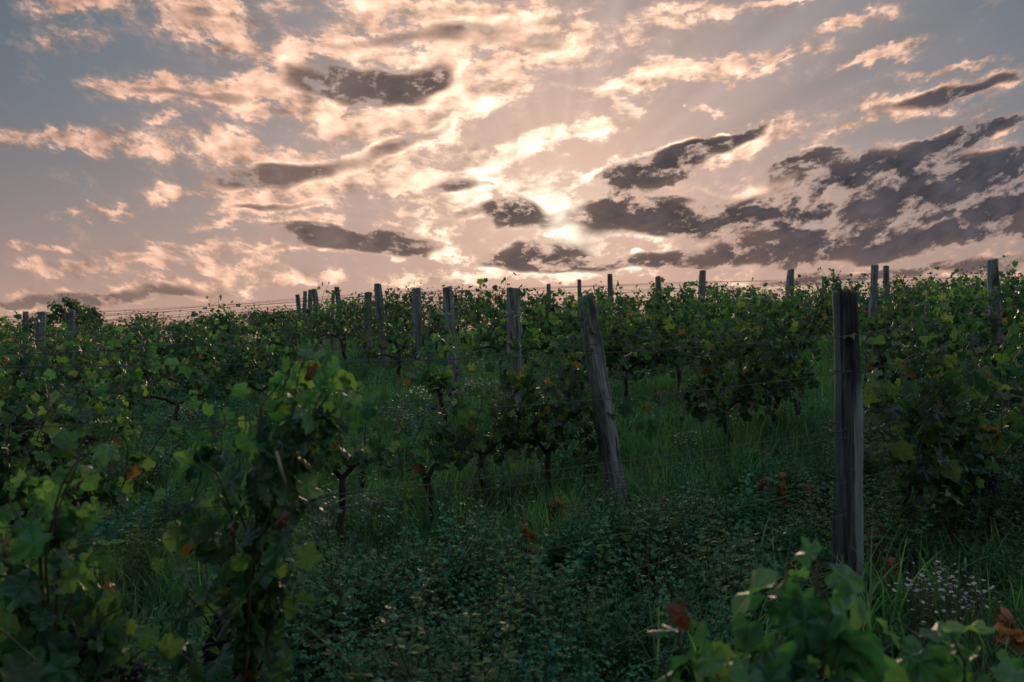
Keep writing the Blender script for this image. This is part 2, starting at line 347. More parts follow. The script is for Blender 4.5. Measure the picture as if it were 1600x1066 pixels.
def wood_material(name, dark, mid, pale, strip=False, seed=0.0):
    m, b, out = material(name)
    tc = b.n('ShaderNodeTexCoord'); p = tc.outputs['Object']
    oi = b.n('ShaderNodeObjectInfo'); off = b.xyz(b.m('MULTIPLY', oi.outputs['Random'], 37.0), seed, seed)
    pg = b.v('ADD', b.v('MULTIPLY', p, (1, 1, .055)), off)
    grain = b.noise(pg, 90.0, 5, .62); streak = b.noise(b.v('ADD', b.v('MULTIPLY', p, (1, 1, .03)), off), 28.0, 3, .6)
    blot = b.noise(b.v('ADD', b.v('MULTIPLY', p, (1, 1, .35)), off), 7.0, 4, .6)
    f = b.m('ADD', b.m('MULTIPLY', grain, .55), b.m('MULTIPLY', streak, .45))
    col = b.ramp(f, [(.30, dark), (.47, mid), (.62, pale), (.8, pale)])
    col = b.mix(b.step(blot, .52, .70), col, dark)
    if strip:            # a long scar where the bark has come away
        x, y, z = b.sep(p)
        edge = b.m('ADD', x, b.m('MULTIPLY', b.m('SUBTRACT', b.noise(b.v('MULTIPLY', p, (1, 1, .6)), 5.0, 3, .5), .5), .05))
        scar = b.m('MULTIPLY', b.step(edge, .031, .036), b.m('SUBTRACT', 1.0, b.step(z, 1.36, 1.46)))
        col = b.mix(scar, col, b.ramp(f, [(.3, (.09, .09, .088)), (.5, (.23, .228, .22)), (.7, (.34, .335, .325))]))
        lich = b.step(b.noise(p, 60.0, 2, .5), .68, .74)
        col = b.mix(b.m('MULTIPLY', lich, .6), col, (.24, .25, .22))
    crack = b.step(b.noise(b.v('ADD', b.v('MULTIPLY', p, (1, 1, .02)), off), 46.0, 2, .5), .60, .66)
    col = b.mix(b.m('MULTIPLY', crack, .8), col, (.018, .016, .015))
    bp = b.n('ShaderNodeBump'); bp.inputs['Strength'].default_value = .7; bp.inputs['Distance'].default_value = .03
    b.put(bp.inputs['Height'], b.m('SUBTRACT', f, b.m('MULTIPLY', crack, .5)))
    b.put(out.inputs[0], principled(b, col, .85, .2, bp.outputs[0]))
    return m
M_POST = wood_material('weathered_wood', (.056, .058, .056), (.17, .172, .168), (.33, .33, .322))
M_POST_DARK = wood_material('dark_bark_wood', (.018, .0185, .018), (.052, .053, .052), (.12, .12, .117), strip=True)
M_BARK = wood_material('vine_bark', (.018, .014, .012), (.045, .034, .027), (.085, .066, .05), seed=3.0)
def plain(name, col, rough=.6, spec=.3):
    m, b, out = material(name)
    tc = b.n('ShaderNodeTexCoord')
    c = b.mix(b.m('MULTIPLY', b.noise(tc.outputs['Object'], 25.0, 3, .6), .8), col, tuple(v*.45 for v in col))
    b.put(out.inputs[0], principled(b, c, rough, spec)); return m
M_WIRE = plain('rusty_wire', (.085, .07, .06), .6, .4)
M_CANE = plain('green_brown_cane', (.10, .075, .04), .6)
M_STEM = plain('herb_stem', (.045, .07, .03), .6)
M_GRAPE = plain('dark_grape', (.012, .012, .022), .45, .4)
M_TWINE = plain('blue_twine', (.03, .16, .24), .7)
def ground_material():
    m, b, out = material('soil')
    tc = b.n('ShaderNodeTexCoord'); p = tc.outputs['Object']
    n1 = b.noise(p, .8, 4, .6); n2 = b.noise(p, 14.0, 5, .65)
    soil = b.ramp(n2, [(.3, (.020, .016, .012)), (.5, (.040, .032, .022)), (.7, (.075, .058, .040))])
    moss = b.ramp(n2, [(.3, (.014, .028, .012)), (.5, (.026, .050, .018)), (.7, (.050, .070, .026))])
    col = b.mix(b.step(n1, .36, .52), soil, moss)
    bp = b.n('ShaderNodeBump'); bp.inputs['Strength'].default_value = .8; bp.inputs['Distance'].default_value = .05
    b.put(bp.inputs['Height'], n2)
    b.put(out.inputs[0], principled(b, col, .95, .1, bp.outputs[0])); return m
M_SOIL = ground_material()

# ------------------------------------------------------------------ the ground, one sheet to the horizon
def axis(a0, a1, step, far):
    core = list(np.arange(a0, a1 + 1e-6, step)); g = step; lo, hi = [], []
    v = a1
    while v < far: g *= 1.25; v += g; hi.append(v)
    g = step; v = a0
    while v > -far: g *= 1.25; v -= g; lo.append(v)
    return np.array(lo[::-1] + core + hi)
def build_ground():
    xs = axis(-26, 26, .3, 2500); ys = axis(-3, 42, .3, 2500)
    X, Y = np.meshgrid(xs, ys); Z = hgt(X, Y)
    V = np.stack([X.ravel(), Y.ravel(), Z.ravel()], 1); nx, ny = len(xs), len(ys)
    i = np.arange((ny-1)*nx).reshape(ny-1, nx)[:, :-1].ravel()
    F = np.stack([i, i+1, i+1+nx, i+nx], 1)
    tag(link('ground', np_mesh('ground', V, F, M_SOIL)), 'sloping vineyard ground rising to a low crest', None, None, 'structure')
build_ground()

# ------------------------------------------------------------------ leaves
HALF = [(0, .02), (.12, -.11), (.27, -.19), (.41, -.13), (.50, -.02), (.55, .11), (.52, .20), (.53, .28), (.61, .37), (.62, .49), (.56, .57), (.47, .62), (.43, .72), (.33, .84), (.20, .92), (.10, .96), (0, 1.04)]
def fine_outline(h):
    """the half outline drawn smoothly, with teeth"""
    h = np.array(h); t = np.arange(len(h)); q = np.linspace(0, len(h) - 1, 2*len(h) - 1)
    i = np.clip(q.astype(int), 0, len(h) - 2); f = (q - i)[:, None]
    p = lambda k: h[np.clip(k, 0, len(h) - 1)]
    a, b2, c, d = p(i-1), p(i), p(i+1), p(i+2)
    o = .5*(2*b2 + (c-a)*f + (2*a-5*b2+4*c-d)*f*f + (3*b2-a-3*c+d)*f**3)
    o[2:-1:2] += .022 * norm(o[2:-1:2] - [0, .36]); o[1:-1:2] -= .014 * norm(o[1:-1:2] - [0, .36])
    return [tuple(v) for v in o]
def norm(a): return a / (np.linalg.norm(a, axis=-1, keepdims=True) + 1e-9)
def leaf_shape(res, seed):
    """palmate vine leaf, stalk at the origin, tip along +Y, upper face +Z; returns vertices, triangles"""
    r = np.random.default_rng(seed)
    h = fine_outline(HALF) if res == 2 else HALF if res else HALF[::2]
    if not res and HALF[-1] not in h: h = h + [HALF[-1]]
    o = np.array(list(h) + [(-x, y) for x, y in h[-2:0:-1]]); n = len(o)
    o = o * (1 + (.018 if res == 2 else .05) * r.standard_normal((n, 1)))
    o[:, 0] *= r.uniform(.85, 1.08); lobe = r.uniform(-.05, .08); o *= 1 + lobe*np.cos(np.arctan2(o[:, 0], o[:, 1]-.36)[:, None]*5)
    c = np.array([0, .36])
    rings = [o] + ([c + (o - c) * q for q in ((.82, .6, .38, .18) if res == 2 else (.62, .3))] if res else [c + (o - c) * .5])
    P = np.concatenate(rings + [c[None]]); m = len(rings)
    x, y = P[:, 0], P[:, 1]; rr = np.hypot(x, y - .36)
    fold, droop, cup = r.uniform(.03, .32), r.uniform(.05, .5), r.uniform(-.35, .25)
    z = fold * (np.sqrt(x*x + .006) - .077) + r.uniform(-1.1, .2) * x*x - droop * (y - .2)**2 * np.sign(y) + cup * rr**2
    th = np.arctan2(x, y - .36)
    z = z + .16 * rr * np.sin(th * 5 + r.uniform(0, 6)) + .03 * rr * np.sin(th * 9 + r.uniform(0, 6)) + r.uniform(-.3, .3) * x * (y - .3)
    V = np.stack([x, y, z], 1); F = []
    for k in range(m - 1):
        for j in range(n):
            a, b2 = k*n + j, k*n + (j+1) % n
            F += [(a, b2, a+n), (b2, b2+n, a+n)]
    for j in range(n): F.append(((m-1)*n + j, (m-1)*n + (j+1) % n, m*n))
    F = np.array(F)
    v0 = V[F[0]]; nrm = np.cross(v0[1]-v0[0], v0[2]-v0[0])
    if nrm[2] < 0: F = F[:, ::-1]
    return V, F
LEAF_HI = [leaf_shape(2, s) for s in range(9)]
LEAF_MID = [leaf_shape(1, s) for s in range(6)]
LEAF_LO = [leaf_shape(0, s) for s in range(6)]
def curl(V, F, s):
    r = np.random.default_rng(s); a = V[:, 0] * 2.6; R = .38
    return np.stack([R*np.sin(a), V[:, 1]*.95, R*(1 - np.cos(a)) + V[:, 2]*.8 - .35*(V[:, 1]-.3)**2], 1), F
LEAF_CURL = [curl(V, F, k) for k, (V, F) in enumerate(LEAF_HI[:3])]
def leaf_mesh(name, pos, nor, tip, size, mat, rng, shapes):
    """one mesh of many separate leaves"""
    pos, nor, tip = np.asarray(pos, float), norm(np.asarray(nor, float)), np.asarray(tip, float)
    tip = norm(tip - nor * (tip * nor).sum(1, keepdims=True)); side = np.cross(tip, nor)
    kind = rng.integers(0, len(shapes), len(pos)); VS, FS, UV = [], [], []; n = 0
    for k, (V, F) in enumerate(shapes):
        idx = np.nonzero(kind == k)[0]
        if not len(idx): continue
        B = np.stack([side[idx], tip[idx], nor[idx]], 1)
        W = np.einsum('vk,nkj->nvj', V, B) * np.asarray(size)[idx][:, None, None] + pos[idx][:, None, :]
        VS.append(W.reshape(-1, 3)); UV.append(np.tile(V[:, :2], (len(idx), 1)))
        FS.append((F[None] + (np.arange(len(idx)) * len(V))[:, None, None]).reshape(-1, 3) + n); n += len(idx) * len(V)
    return np_mesh(name, np.concatenate(VS), np.concatenate(FS), mat, True, np.concatenate(UV))

def shoot_leaves(shoots, rng, gap, size, up=.35, jit=.05, gaps=0.0):
    """leaves set alternately along shoots (arrays of points); returns pos, normal, tip, size"""
    P, N, T, S = [], [], [], []
    for pts in shoots:
        pts = np.asarray(pts); seg = np.linalg.norm(np.diff(pts, axis=0), axis=1); L = np.concatenate([[0], np.cumsum(seg)])
        n = max(2, int(L[-1] / gap))
        for i in range(n):
            if rng.random() < gaps: continue
            t = (i + rng.random()) / n * L[-1]
            p = np.array([np.interp(t, L, pts[:, k]) for k in range(3)])
            a = rng.uniform(0, 2*math.pi); out = np.array([math.cos(a), math.sin(a), 0])
            sz = size * rng.uniform(.6, 1.2) * (1 - .45 * (t / L[-1])**3)
            P.append(p + out * rng.uniform(.3, 1.0) * size * .75 + rng.standard_normal(3) * jit)
            N.append(out * rng.uniform(.25, 1.0) + np.array([0, 0, up + rng.uniform(-.2, .7)]) + rng.standard_normal(3) * .35)
            T.append(out * rng.uniform(.1, .8) + np.array([0, 0, -rng.uniform(.2, 1.0)]) + rng.standard_normal(3) * .4)
            S.append(sz)
    return P, N, T, S

def grow(rng, p, d, n, step, zmax, width):
    pts = [np.array(p, float)]; d = norm(np.array(d, float)); droop = rng.random() < .5
    lim = zmax * rng.uniform(.78, 1.0)
    for i in range(n):
        q = pts[-1]
        d = d + rng.standard_normal(3) * .16
        d[1] -= .35 * q[1] / max(width, .05) * .5
        if q[2] > lim: d[2] -= .30 if droop else .12; d[1] += rng.choice([-1, 1]) * .05
        if q[2] < .35: d[2] = abs(d[2])
        d = norm(d); pts.append(q + d * step)
    return np.array(pts)
def grapes(rng, at, n=38, r=.0085):
    t = Tubes()
    th = np.arange(6) * math.pi / 3
    base = np.concatenate([[[0, 0, 1]], np.stack([np.cos(th)*.87, np.sin(th)*.87, np.full(6, .45)], 1), np.stack([np.cos(th+.52)*.87, np.sin(th+.52)*.87, np.full(6, -.45)], 1), [[0, 0, -1]]])
    F = []
    for j in range(6):
        k = (j+1) % 6
        F += [(0, 1+j, 1+k), (1+j, 7+j, 1+k), (1+k, 7+j, 7+k), (13, 7+k, 7+j)]
    for i in range(n):
        f = rng.random(); w = .026 * (1 - f)**.5 + .003; a = rng.uniform(0, 6.28)
        c = np.array(at) + [math.cos(a)*w, math.sin(a)*w, -.11 * f]
        t.add(base * r * rng.uniform(.85, 1.1) + c, F)
    t.tube([np.array(at) + [0, 0, .06], np.array(at)], .0025, 4)
    return t.mesh('grape_cluster', M_GRAPE)

def vine_parts(seed, H=1.6, L=.62, n=13, near=False, low=.62, trunk=True, leaf=.115, gap=.062, spread=.22, gaps=.05, stray=3, skirt=4, plumes=0):
    """meshes of one vine, base at the origin, the row along x: trunk, shoots, foliage, (bunches)"""
    rng = np.random.default_rng(seed)
    tt = Tubes(); zs = np.linspace(-.08, low, 7)
    wob = np.cumsum(rng.standard_normal((7, 2)) * .022, axis=0); wob -= wob[1]
    top = np.array([wob[-1][0], wob[-1][1], low])
    tt.tube(np.c_[wob, zs], np.linspace(.036, .024, 7) * rng.uniform(.85, 1.2), 7, rough=.12, rng=rng)
    for sgn in (-1, 1):
        arm = [top + np.array([sgn * L * .85 * k / 4, rng.normal(0, .015), .06 * math.sin(k) + .03 * k]) for k in range(5)]
        tt.tube(arm, np.linspace(.02, .009, 5), 6, rough=.1, rng=rng)
    shoots = []
    for i in range(n):
        x = -L + 2*L*(i + rng.random()) / n
        p = top + np.array([x, rng.normal(0, .03), rng.uniform(0, .15)])
        ln = (H - low) * rng.uniform(.7, 1.45)
        shoots.append(grow(rng, p, (rng.normal(0, .3), rng.normal(0, .35), 1), max(4, int(ln / .07)), .07, H, spread))
    for i in range(stray):      # tips that stand out above the rest
        x = rng.uniform(-L, L); z0 = H * .8
        shoots.append(grow(rng, top + np.array([x, 0, z0 - low]), (rng.normal(0, .25), rng.normal(0, .2), 1), rng.integers(5, 9), .07, H * 1.25, spread))
    for i in range(plumes):     # bunched tips that break the skyline
        x = rng.uniform(-L, L); z0 = H * .72; lean = (rng.normal(0, .3), rng.normal(0, .2), 1)
        for q in range(4):
            shoots.append(grow(rng, top + np.array([x + rng.normal(0, .05), rng.normal(0, .05), z0 - low]), lean, rng.integers(6, 11), .07, H * 1.38, spread))
    for i in range(skirt):      # shoots that hang below the wires
        x = rng.uniform(-L, L); sgn = rng.choice([-1, 1])
        k = rng.integers(4, 9); q = np.arange(k)[:, None] * .07
        shoots.append(top + np.array([x, sgn * .06, .25]) + q * np.array([[rng.normal(0, .2), sgn * .45, -.75]]) + rng.standard_normal((k, 3)) * .02)
    P, N, T, S = shoot_leaves(shoots, rng, gap, leaf, gaps=gaps)
    out = {'trunk': tt.mesh('trunk', M_BARK)}
    st = Tubes()
    for s in shoots: st.tube(s, np.linspace(.005, .002, len(s)), 4, cap=False)
    out['shoots'] = st.mesh('shoots', M_CANE)
    out['foliage'] = leaf_mesh('foliage', P, N, T, S, M_LEAF_NEAR if near else M_LEAF, rng, LEAF_MID if near else LEAF_LO)
    if near: out['bunches'] = [grapes(rng, top + np.array([rng.uniform(-L, L)*.8, rng.choice([-1, 1])*.09, rng.uniform(-.02, .22)])) for _ in range(4)]
    return out
def place_vine(parts, x, y, label, rz=PHI, sc=1.0, sz=1.0, group=None, bunches=()):
    e = empty('grapevine', (x, y, gz(x, y)), rz); e.scale = (sc, sc, sc * sz)
    tag(e, label, 'grapevine', group)
    link('trunk', parts['trunk'], e)
    if parts.get('shoots'): link('shoots', parts['shoots'], e)
    link('foliage', parts['foliage'], e)
    for g in parts.get('bunches', ()): link('grape_cluster', g, e)
    return e

# ------------------------------------------------------------------ posts: row, X of top, Y of top, width, lean (tan, + = top leans right), label
POSTS = [
 (1, 1317, 455, 36, -.004, 'thick dark bark-patched post with a pale bare strip, the nearest post of all'),
 (2, 914, 459, 29, -.155, 'grey cracked post leaning well to the left, split at its top'),
 (3, 801, 450, 20, -.015, 'upright grey post with a knotted side, next behind the leaning split post'),
 (4, 698, 448, 15, -.075, 'slim grey post tilting slightly, beside a hanging column of pale leaves'),
 (5, 651, 450, 14, -.01, 'straight grey post just left of the slightly tilted slim one'),
 (6, 590, 443, 11.5, -.09, 'tallest of the far left posts, leaning over leaves, second left of the straight grey post'),
 (7, 575, 457, 11.5, .03, 'flat-topped far post close beside the tallest leaning one on its left'),
 (8, 526, 448, 8, -.10, 'thin far post leaning left, taller one of a crossing pair on the skyline'),
 (9, 521, 454, 5.5, .02, 'very thin upright far post, shorter one of a crossing pair on the skyline'),
 (10, 491, 451, 8, -.13, 'far post leaning left against the sky, tallest of the little cluster of four'),
 (11, 485, 453, 7, .02, 'upright far post touching the tallest one in the little cluster of four'),
 (12, 477, 455, 6.5, .04, 'thin straight far post standing second from the left end in the cluster of four'),
 (13, 465, 460, 6.5, -.10, 'shortest far post, tilted left, at the outer end of the cluster of four'),
 (2, 1550, 405, 15, -.06, 'tall grey post leaning slightly left above the vines near the right edge'),
 (3, 1367, 414, 11, .03, 'straight dark post, left taller one of a close pair above the vines on the right'),
 (5, 1384, 416, 9, -.01, 'thinner dark post, right one of a close pair above the vines on the right'),
 (4, 1236, 421, 11, .015, 'narrow dark post with a notched shoulder at its top, left of the nearest post'),
 (6, 1288, 432, 7, 0.0, 'thin short far post peeping over leaves just left of the nearest post'),
 (5, 1098, 423, 10, .01, 'flat-topped dark post alone against pink sky midway between leaning and nearest posts'),
 (6, 1028, 432, 8, -.03, 'short dark post with a slanted top on the skyline right of the leaning split post'),
 (7, 953, 428, 8.5, -.02, 'dark skyline post just right of the top of the leaning split post'),
 (8, 905, 437, 6, .01, 'thin dark far post rising right behind the top of the leaning split post'),
 (9, 857, 444, 7, -.05, 'thin far post wrapped in leaf shoots between the knotted post and the leaning split one'),
 (8, 40, 487, 8, .0, 'short dark far post on the left skyline, nearest to the left edge'),
 (9, 66, 487, 11, .02, 'broad grey far post among leaves, middle one of three by the skyline tree'),
 (10, 113, 485, 9, .0, 'thin pale far post in front of the skyline tree on the left'),
]
WIRE_H = [.30, .68, .86, 1.15, 1.19, 1.50, 1.72]
POST_AT = {}
def build_post(i, row, X, Y, wpx, lean, label):
    rng = np.random.default_rng(900 + i)
    H = 1.95
    for _ in range(8):
        s = row_s(row, U(X)); tx, ty = row_pt(row, s)
        bx = tx - lean * H; by = ty
        base = gz(bx, by); H = max(1.3, CZ + VV(Y) * ty - base)
    r = wpx * ty / FPX / 2
    K = 16; zs = np.concatenate([[-.25, .0], np.linspace(.12, H - .03, 15), [H - .012, H]]); nr = len(zs)
    th = np.arange(K) * 2*math.pi / K
    ph = rng.uniform(0, 6.28, 6); amp = rng.uniform(.03, .09, 6)
    bow = rng.normal(0, .014, 2); slant = rng.normal(0, .09, 2)
    V = []
    for k, z in enumerate(zs):
        t = z / H
        R = r * (1.20 - .22 * t) * (1 + amp[0]*np.cos(2*th+ph[0]) + amp[1]*np.cos(3*th+ph[1]) * (1 + .5*math.sin(3*t)) + .5*amp[2]*np.cos(5*th+ph[2]+1.3*t) + .3*amp[3]*np.cos(7*th+ph[3]))
        R = R * (1 + .045 * math.sin(t*7+ph[4]) + .03 * math.sin(t*17+ph[5])) * (1 + .03*np.cos(th*2+t*9+ph[0])) * (1 + .012*rng.standard_normal(K))
        if row == 2 and X < 1000:        # the split
            g = np.exp(-(np.angle(np.exp(1j*(th - (-math.pi/2 + .15)))) / .26)**2); R = R * (1 - .55 * g * np.clip((t - .55) / .4, 0, 1))
        if row == 1:                     # a swelling knot low on the right
            g = np.exp(-(np.angle(np.exp(1j*(th + .3))) / .5)**2) * np.exp(-((z - .28) / .09)**2); R = R * (1 + .34 * g)
        if row == 3 and X < 1000:
            g = np.exp(-(np.angle(np.exp(1j*(th + .2))) / .5)**2) * np.exp(-((z - H + .52) / .08)**2); R = R * (1 + .30 * g)
        if row == 4 and X > 1000 and t > .93: R = R * (1 - .35 * np.exp(-(np.angle(np.exp(1j*(th - math.pi))) / .8)**2) * (t - .93) / .07)
        if k == nr - 1: R = R * .90
        x, y = R*np.cos(th) + bow[0]*math.sin(3*t), R*np.sin(th) + bow[1]*math.sin(2.6*t)
        zz = np.full(K, z) + (slant[0]*x + slant[1]*y if k >= nr - 2 else 0) + (rng.normal(0, .004, K) if k == nr - 1 else 0)
        V.append(np.stack([x, y, zz], 1))
    V = np.concatenate(V + [[[0, 0, H + .002]]]); F = []
    for k in range(nr - 1):
        for j in range(K):
            a, b2 = k*K + j, k*K + (j+1) % K
            F += [(a, b2, a+K), (b2, b2+K, a+K)]
    for j in range(K): F.append(((nr-1)*K + j, (nr-1)*K + (j+1) % K, nr*K))
    o = link('vineyard_post', np_mesh('vineyard_post', V, np.array(F), M_POST_DARK if row == 1 else M_POST), None, (bx, by, base))
    o.rotation_euler = (0, math.atan(lean), 0)
    tag(o, label, 'post', 'wooden posts of the vine rows')
    POST_AT.setdefault(row, []).append((row_s(row, bx / by), bx, by, base, lean, r, H))
    if row <= 4:
        for wh in WIRE_H[1:6]:
            if wh > H - .08 or (row == 1 and wh < .6): continue
            q = np.linspace(0, 2*math.pi, 15); tb = Tubes()
            tilt = rng.normal(0, .25)
            for dz in (0,):
                c = np.stack([(r*1.05+.003)*np.cos(q), (r*1.05+.003)*np.sin(q), wh + dz + tilt*r*np.cos(q)], 1)
                tb.tube(c, .0028, 4, cap=False)
            link('wire_tie', tb.mesh('wire_tie', M_WIRE), o)
for i, p in enumerate(POSTS): build_post(i, *p)

# ------------------------------------------------------------------ wires, one object each
WNAME = ['lowest, near the grass', 'second from the ground', 'third from the ground', 'fourth from the ground', 'fifth from the ground', 'sixth from the ground', 'topmost']
def build_wires(row):
    ps = sorted(POST_AT[row]); rng = np.random.default_rng(70 + row)
    s0 = max(row_s(row, -.72), ps[0][0] - 7.6); s1 = min(row_s(row, .72) if row < 5 else ps[-1][0] + 7.6, ps[-1][0] + 7.6)
    for k, h in enumerate(WIRE_H):
        if row > 6 and k < 3: continue          # hidden behind the leaves there
        knots = []
        for s, bx, by, base, lean, r, H in ps:
            hh = min(h, H - .06) + rng.normal(0, .02); knots.append((s, bx + lean*hh, by - r - .004, base + hh))
        def end(s):
            x, y = row_pt(row, s); return (s, x, y, gz(x, y) + h + rng.normal(0, .03))
        if s0 < knots[0][0] - 1: knots.insert(0, end(s0))
        if s1 > knots[-1][0] + 1: knots.append(end(s1))
        pts = []
        for a, b2 in zip(knots[:-1], knots[1:]):
            n = 8; sag = rng.uniform(.01, .06)
            for j in range(n):
                t = j / n; p = (1-t)*np.array(a[1:]) + t*np.array(b2[1:]); p[2] -= sag*4*t*(1-t); pts.append(p)
        pts.append(np.array(knots[-1][1:]))
        tb = Tubes(); tb.tube(pts, .0021 if row < 5 else .0028, 5)
        tag(link('trellis_wire', tb.mesh('trellis_wire', M_WIRE)), 'thin rusty wire along the %s vine row up the slope, %s' % (ORD[row], WNAME[k]), 'wire', 'wires strung between the posts')
for row in range(1, 11): build_wires(row)

# ------------------------------------------------------------------ vines
GV = 'grapevines in rows up the slope'
def land(n, X):
    s = row_s(n, U(X)); return row_pt(n, s) + (s,)
NEAR_V = [  # row, X, canopy height, half length, shoots, lowest arm, looks
 (1, 1480, 1.70, .50, 17, .55, 'dense vine with dark hanging grape bunches right of the nearest post'),
 (1, 1660, 1.55, .50, 15, .55, 'vine at the right edge beyond the one with dark bunches'),
 (1, -150, 1.15, .45, 12, .55, 'low vine at the left edge, spilling out of view'),
 (2, -60, 1.55, .55, 13, .6, 'bushy vine in the second row at the left edge'),
 (2, 60, 1.55, .50, 14, .6, 'bushy green vine in the second row behind the low vine of the lower left'),
 (2, 530, 1.20, .36, 6, .62, 'sparse vine right behind the tall twisting front vine'),
 (2, 660, .95, .22, 3, .5, 'straggling low shoots with a few pale leaves left of the leaning split post'),
 (2, 765, 1.05, .42, 7, .62, 'low vine on a bare dark trunk, left of the leaning split post'),
 (2, 862, 1.70, .44, 17, .58, 'full bushy vine pressed against the left side of the leaning split post'),
 (2, 1135, 1.50, .42, 11, .62, 'vine on a thin dark trunk in open grass, right of the leaning split post'),
 (2, 1215, 1.62, .40, 13, .62, 'tall leafy vine just left of the nearest post, in the second row'),
 (2, 1390, 1.55, .45, 14, .62, 'leafy vine directly right of the nearest post, one row behind it'),
 (2, 1462, 1.68, .45, 14, .62, 'tall vine with upright tips behind the vine with dark bunches'),
 (2, 1530, 1.62, .45, 14, .62, 'vine around the foot of the tall post near the right edge'),
 (2, 1600, 1.80, .45, 14, .62, 'tall vine with high shoots right of the tall post at the right edge'),
 (3, -30, 1.6, .6, 14, .62, 'broad vine of the third row at the left edge'), (3, 50, 1.65, .6, 14, .62, 'broad vine of the third row with yellowish crown near the left edge'),
 (3, 690, 1.50, .10, 4, .60, 'narrow hanging column of pale leaves beside the slim tilted post'),
 (3, 900, 1.5, .45, 12, .62, 'vine of the third row hidden partly by the leaning split post'), (3, 985, 1.55, .5, 13, .62, 'leafy vine of the third row, first right of the leaning split post'),
 (3, 1062, 1.55, .5, 13, .62, 'leafy vine of the third row, second right of the leaning split post'), (3, 1150, 1.55, .5, 13, .62, 'leafy vine of the third row, third right of the leaning split post'),
 (3, 1240, 1.6, .5, 13, .62, 'leafy vine of the third row, fourth right of the leaning split post'), (3, 1420, 1.6, .5, 13, .62, 'leafy vine of the third row, first right of the nearest post'),
 (3, 1500, 1.6, .5, 13, .62, 'leafy vine of the third row, second right of the nearest post'), (3, 1590, 1.6, .5, 13, .62, 'leafy vine of the third row at the right edge'),
]
for i, (row, X, H, L, n, low, label) in enumerate(NEAR_V):
    x, y, s = land(row, X)
    pr = vine_parts(300 + i, H=H, L=L, n=n, near=(row <= 2), low=low, gap=.040 if L > .15 else .035, leaf=.088 if row > 1 else .098, spread=.24, stray=2 if row < 3 else 3, skirt=(11 if row != 2 or X > 1000 else 4) if n > 9 else 3)
    if row == 2 and n < 14 and pr.get('bunches'): pr['bunches'] = pr['bunches'][:1]
    e = place_vine(pr, x, y, label, group=GV)
    if row == 1 and X == 1480:
        for k in range(6):
            rr = np.random.default_rng(40 + k)
            link('grape_cluster', grapes(rr, (rr.uniform(-.22, .22), rr.uniform(-.30, -.12), rr.uniform(.42, .78)), 60), e)
        tb = Tubes(); q = np.linspace(0, 2*math.pi, 12)
        tb.tube(np.stack([.04*np.cos(q), .04*np.sin(q), .30 + .004*np.sin(3*q)], 1), .004, 4, cap=False)
        tb.tube([(.04, 0, .30), (.075, -.02, .27), (.095, -.02, .22)], .0035, 4)
        link('twine', tb.mesh('twine', M_TWINE), e)

# the rows farther up: a few vines copied along each row
FAR = [vine_parts(500 + k, H=1.36 + .05*(k % 3), L=.68, n=13, low=.62, gap=.050, leaf=.090, spread=.20, gaps=.05, stray=2 + k % 3, skirt=9, plumes=(k + 1) % 3) for k in range(9)]
THIN = [vine_parts(540 + k, H=1.46 + .06*(k % 3), L=.50, n=9, low=.66, gap=.047, leaf=.088, spread=.18, gaps=.06, stray=3 + k % 3, skirt=5, plumes=k % 3) for k in range(8)]
rngf = np.random.default_rng(5)
def far_row(row):
    s = row_s(row, -.67) + rngf.uniform(0, 1); left, right = [], []
    s_post = row_s(row, U([p for p in POSTS if p[0] == row][0][1])) if row != 8 else 0
    while True:
        x, y = row_pt(row, s); u = x / y
        if u > .67 or y > (36 if x < -2 else 28.5): break
        X = 800 + FPX*u
        if not ((row == 4 and 625 < X < 775) or (row == 5 and 655 < X < 765) or rngf.random() < .07): (left if s < 0 else right).append((s, x, y))
        s += rngf.uniform(1.10, 1.40)
    for side, lst in (('left', left[::-1]), ('right', right)):
        for k, (s, x, y) in enumerate(lst):
            src = FAR if row < 6 else THIN; parts = dict(src[rngf.integers(0, len(src))])
            left_tall = (.84 if row > 6 else .93) if x / y < -.25 else 1.0
            sz = rngf.uniform(.74, 1.16) * left_tall
            lab = '%s grapevine, %s row up the slope, %s %s of its left-centre post' % ('tall' if sz > 1.0 else 'low', ORD[row], ORD[k+1], side)
            place_vine(parts, x, y, lab, PHI + (math.pi if rngf.random() < .5 else 0), rngf.uniform(.92, 1.08), sz, GV)
for row in range(4, 14): far_row(row)

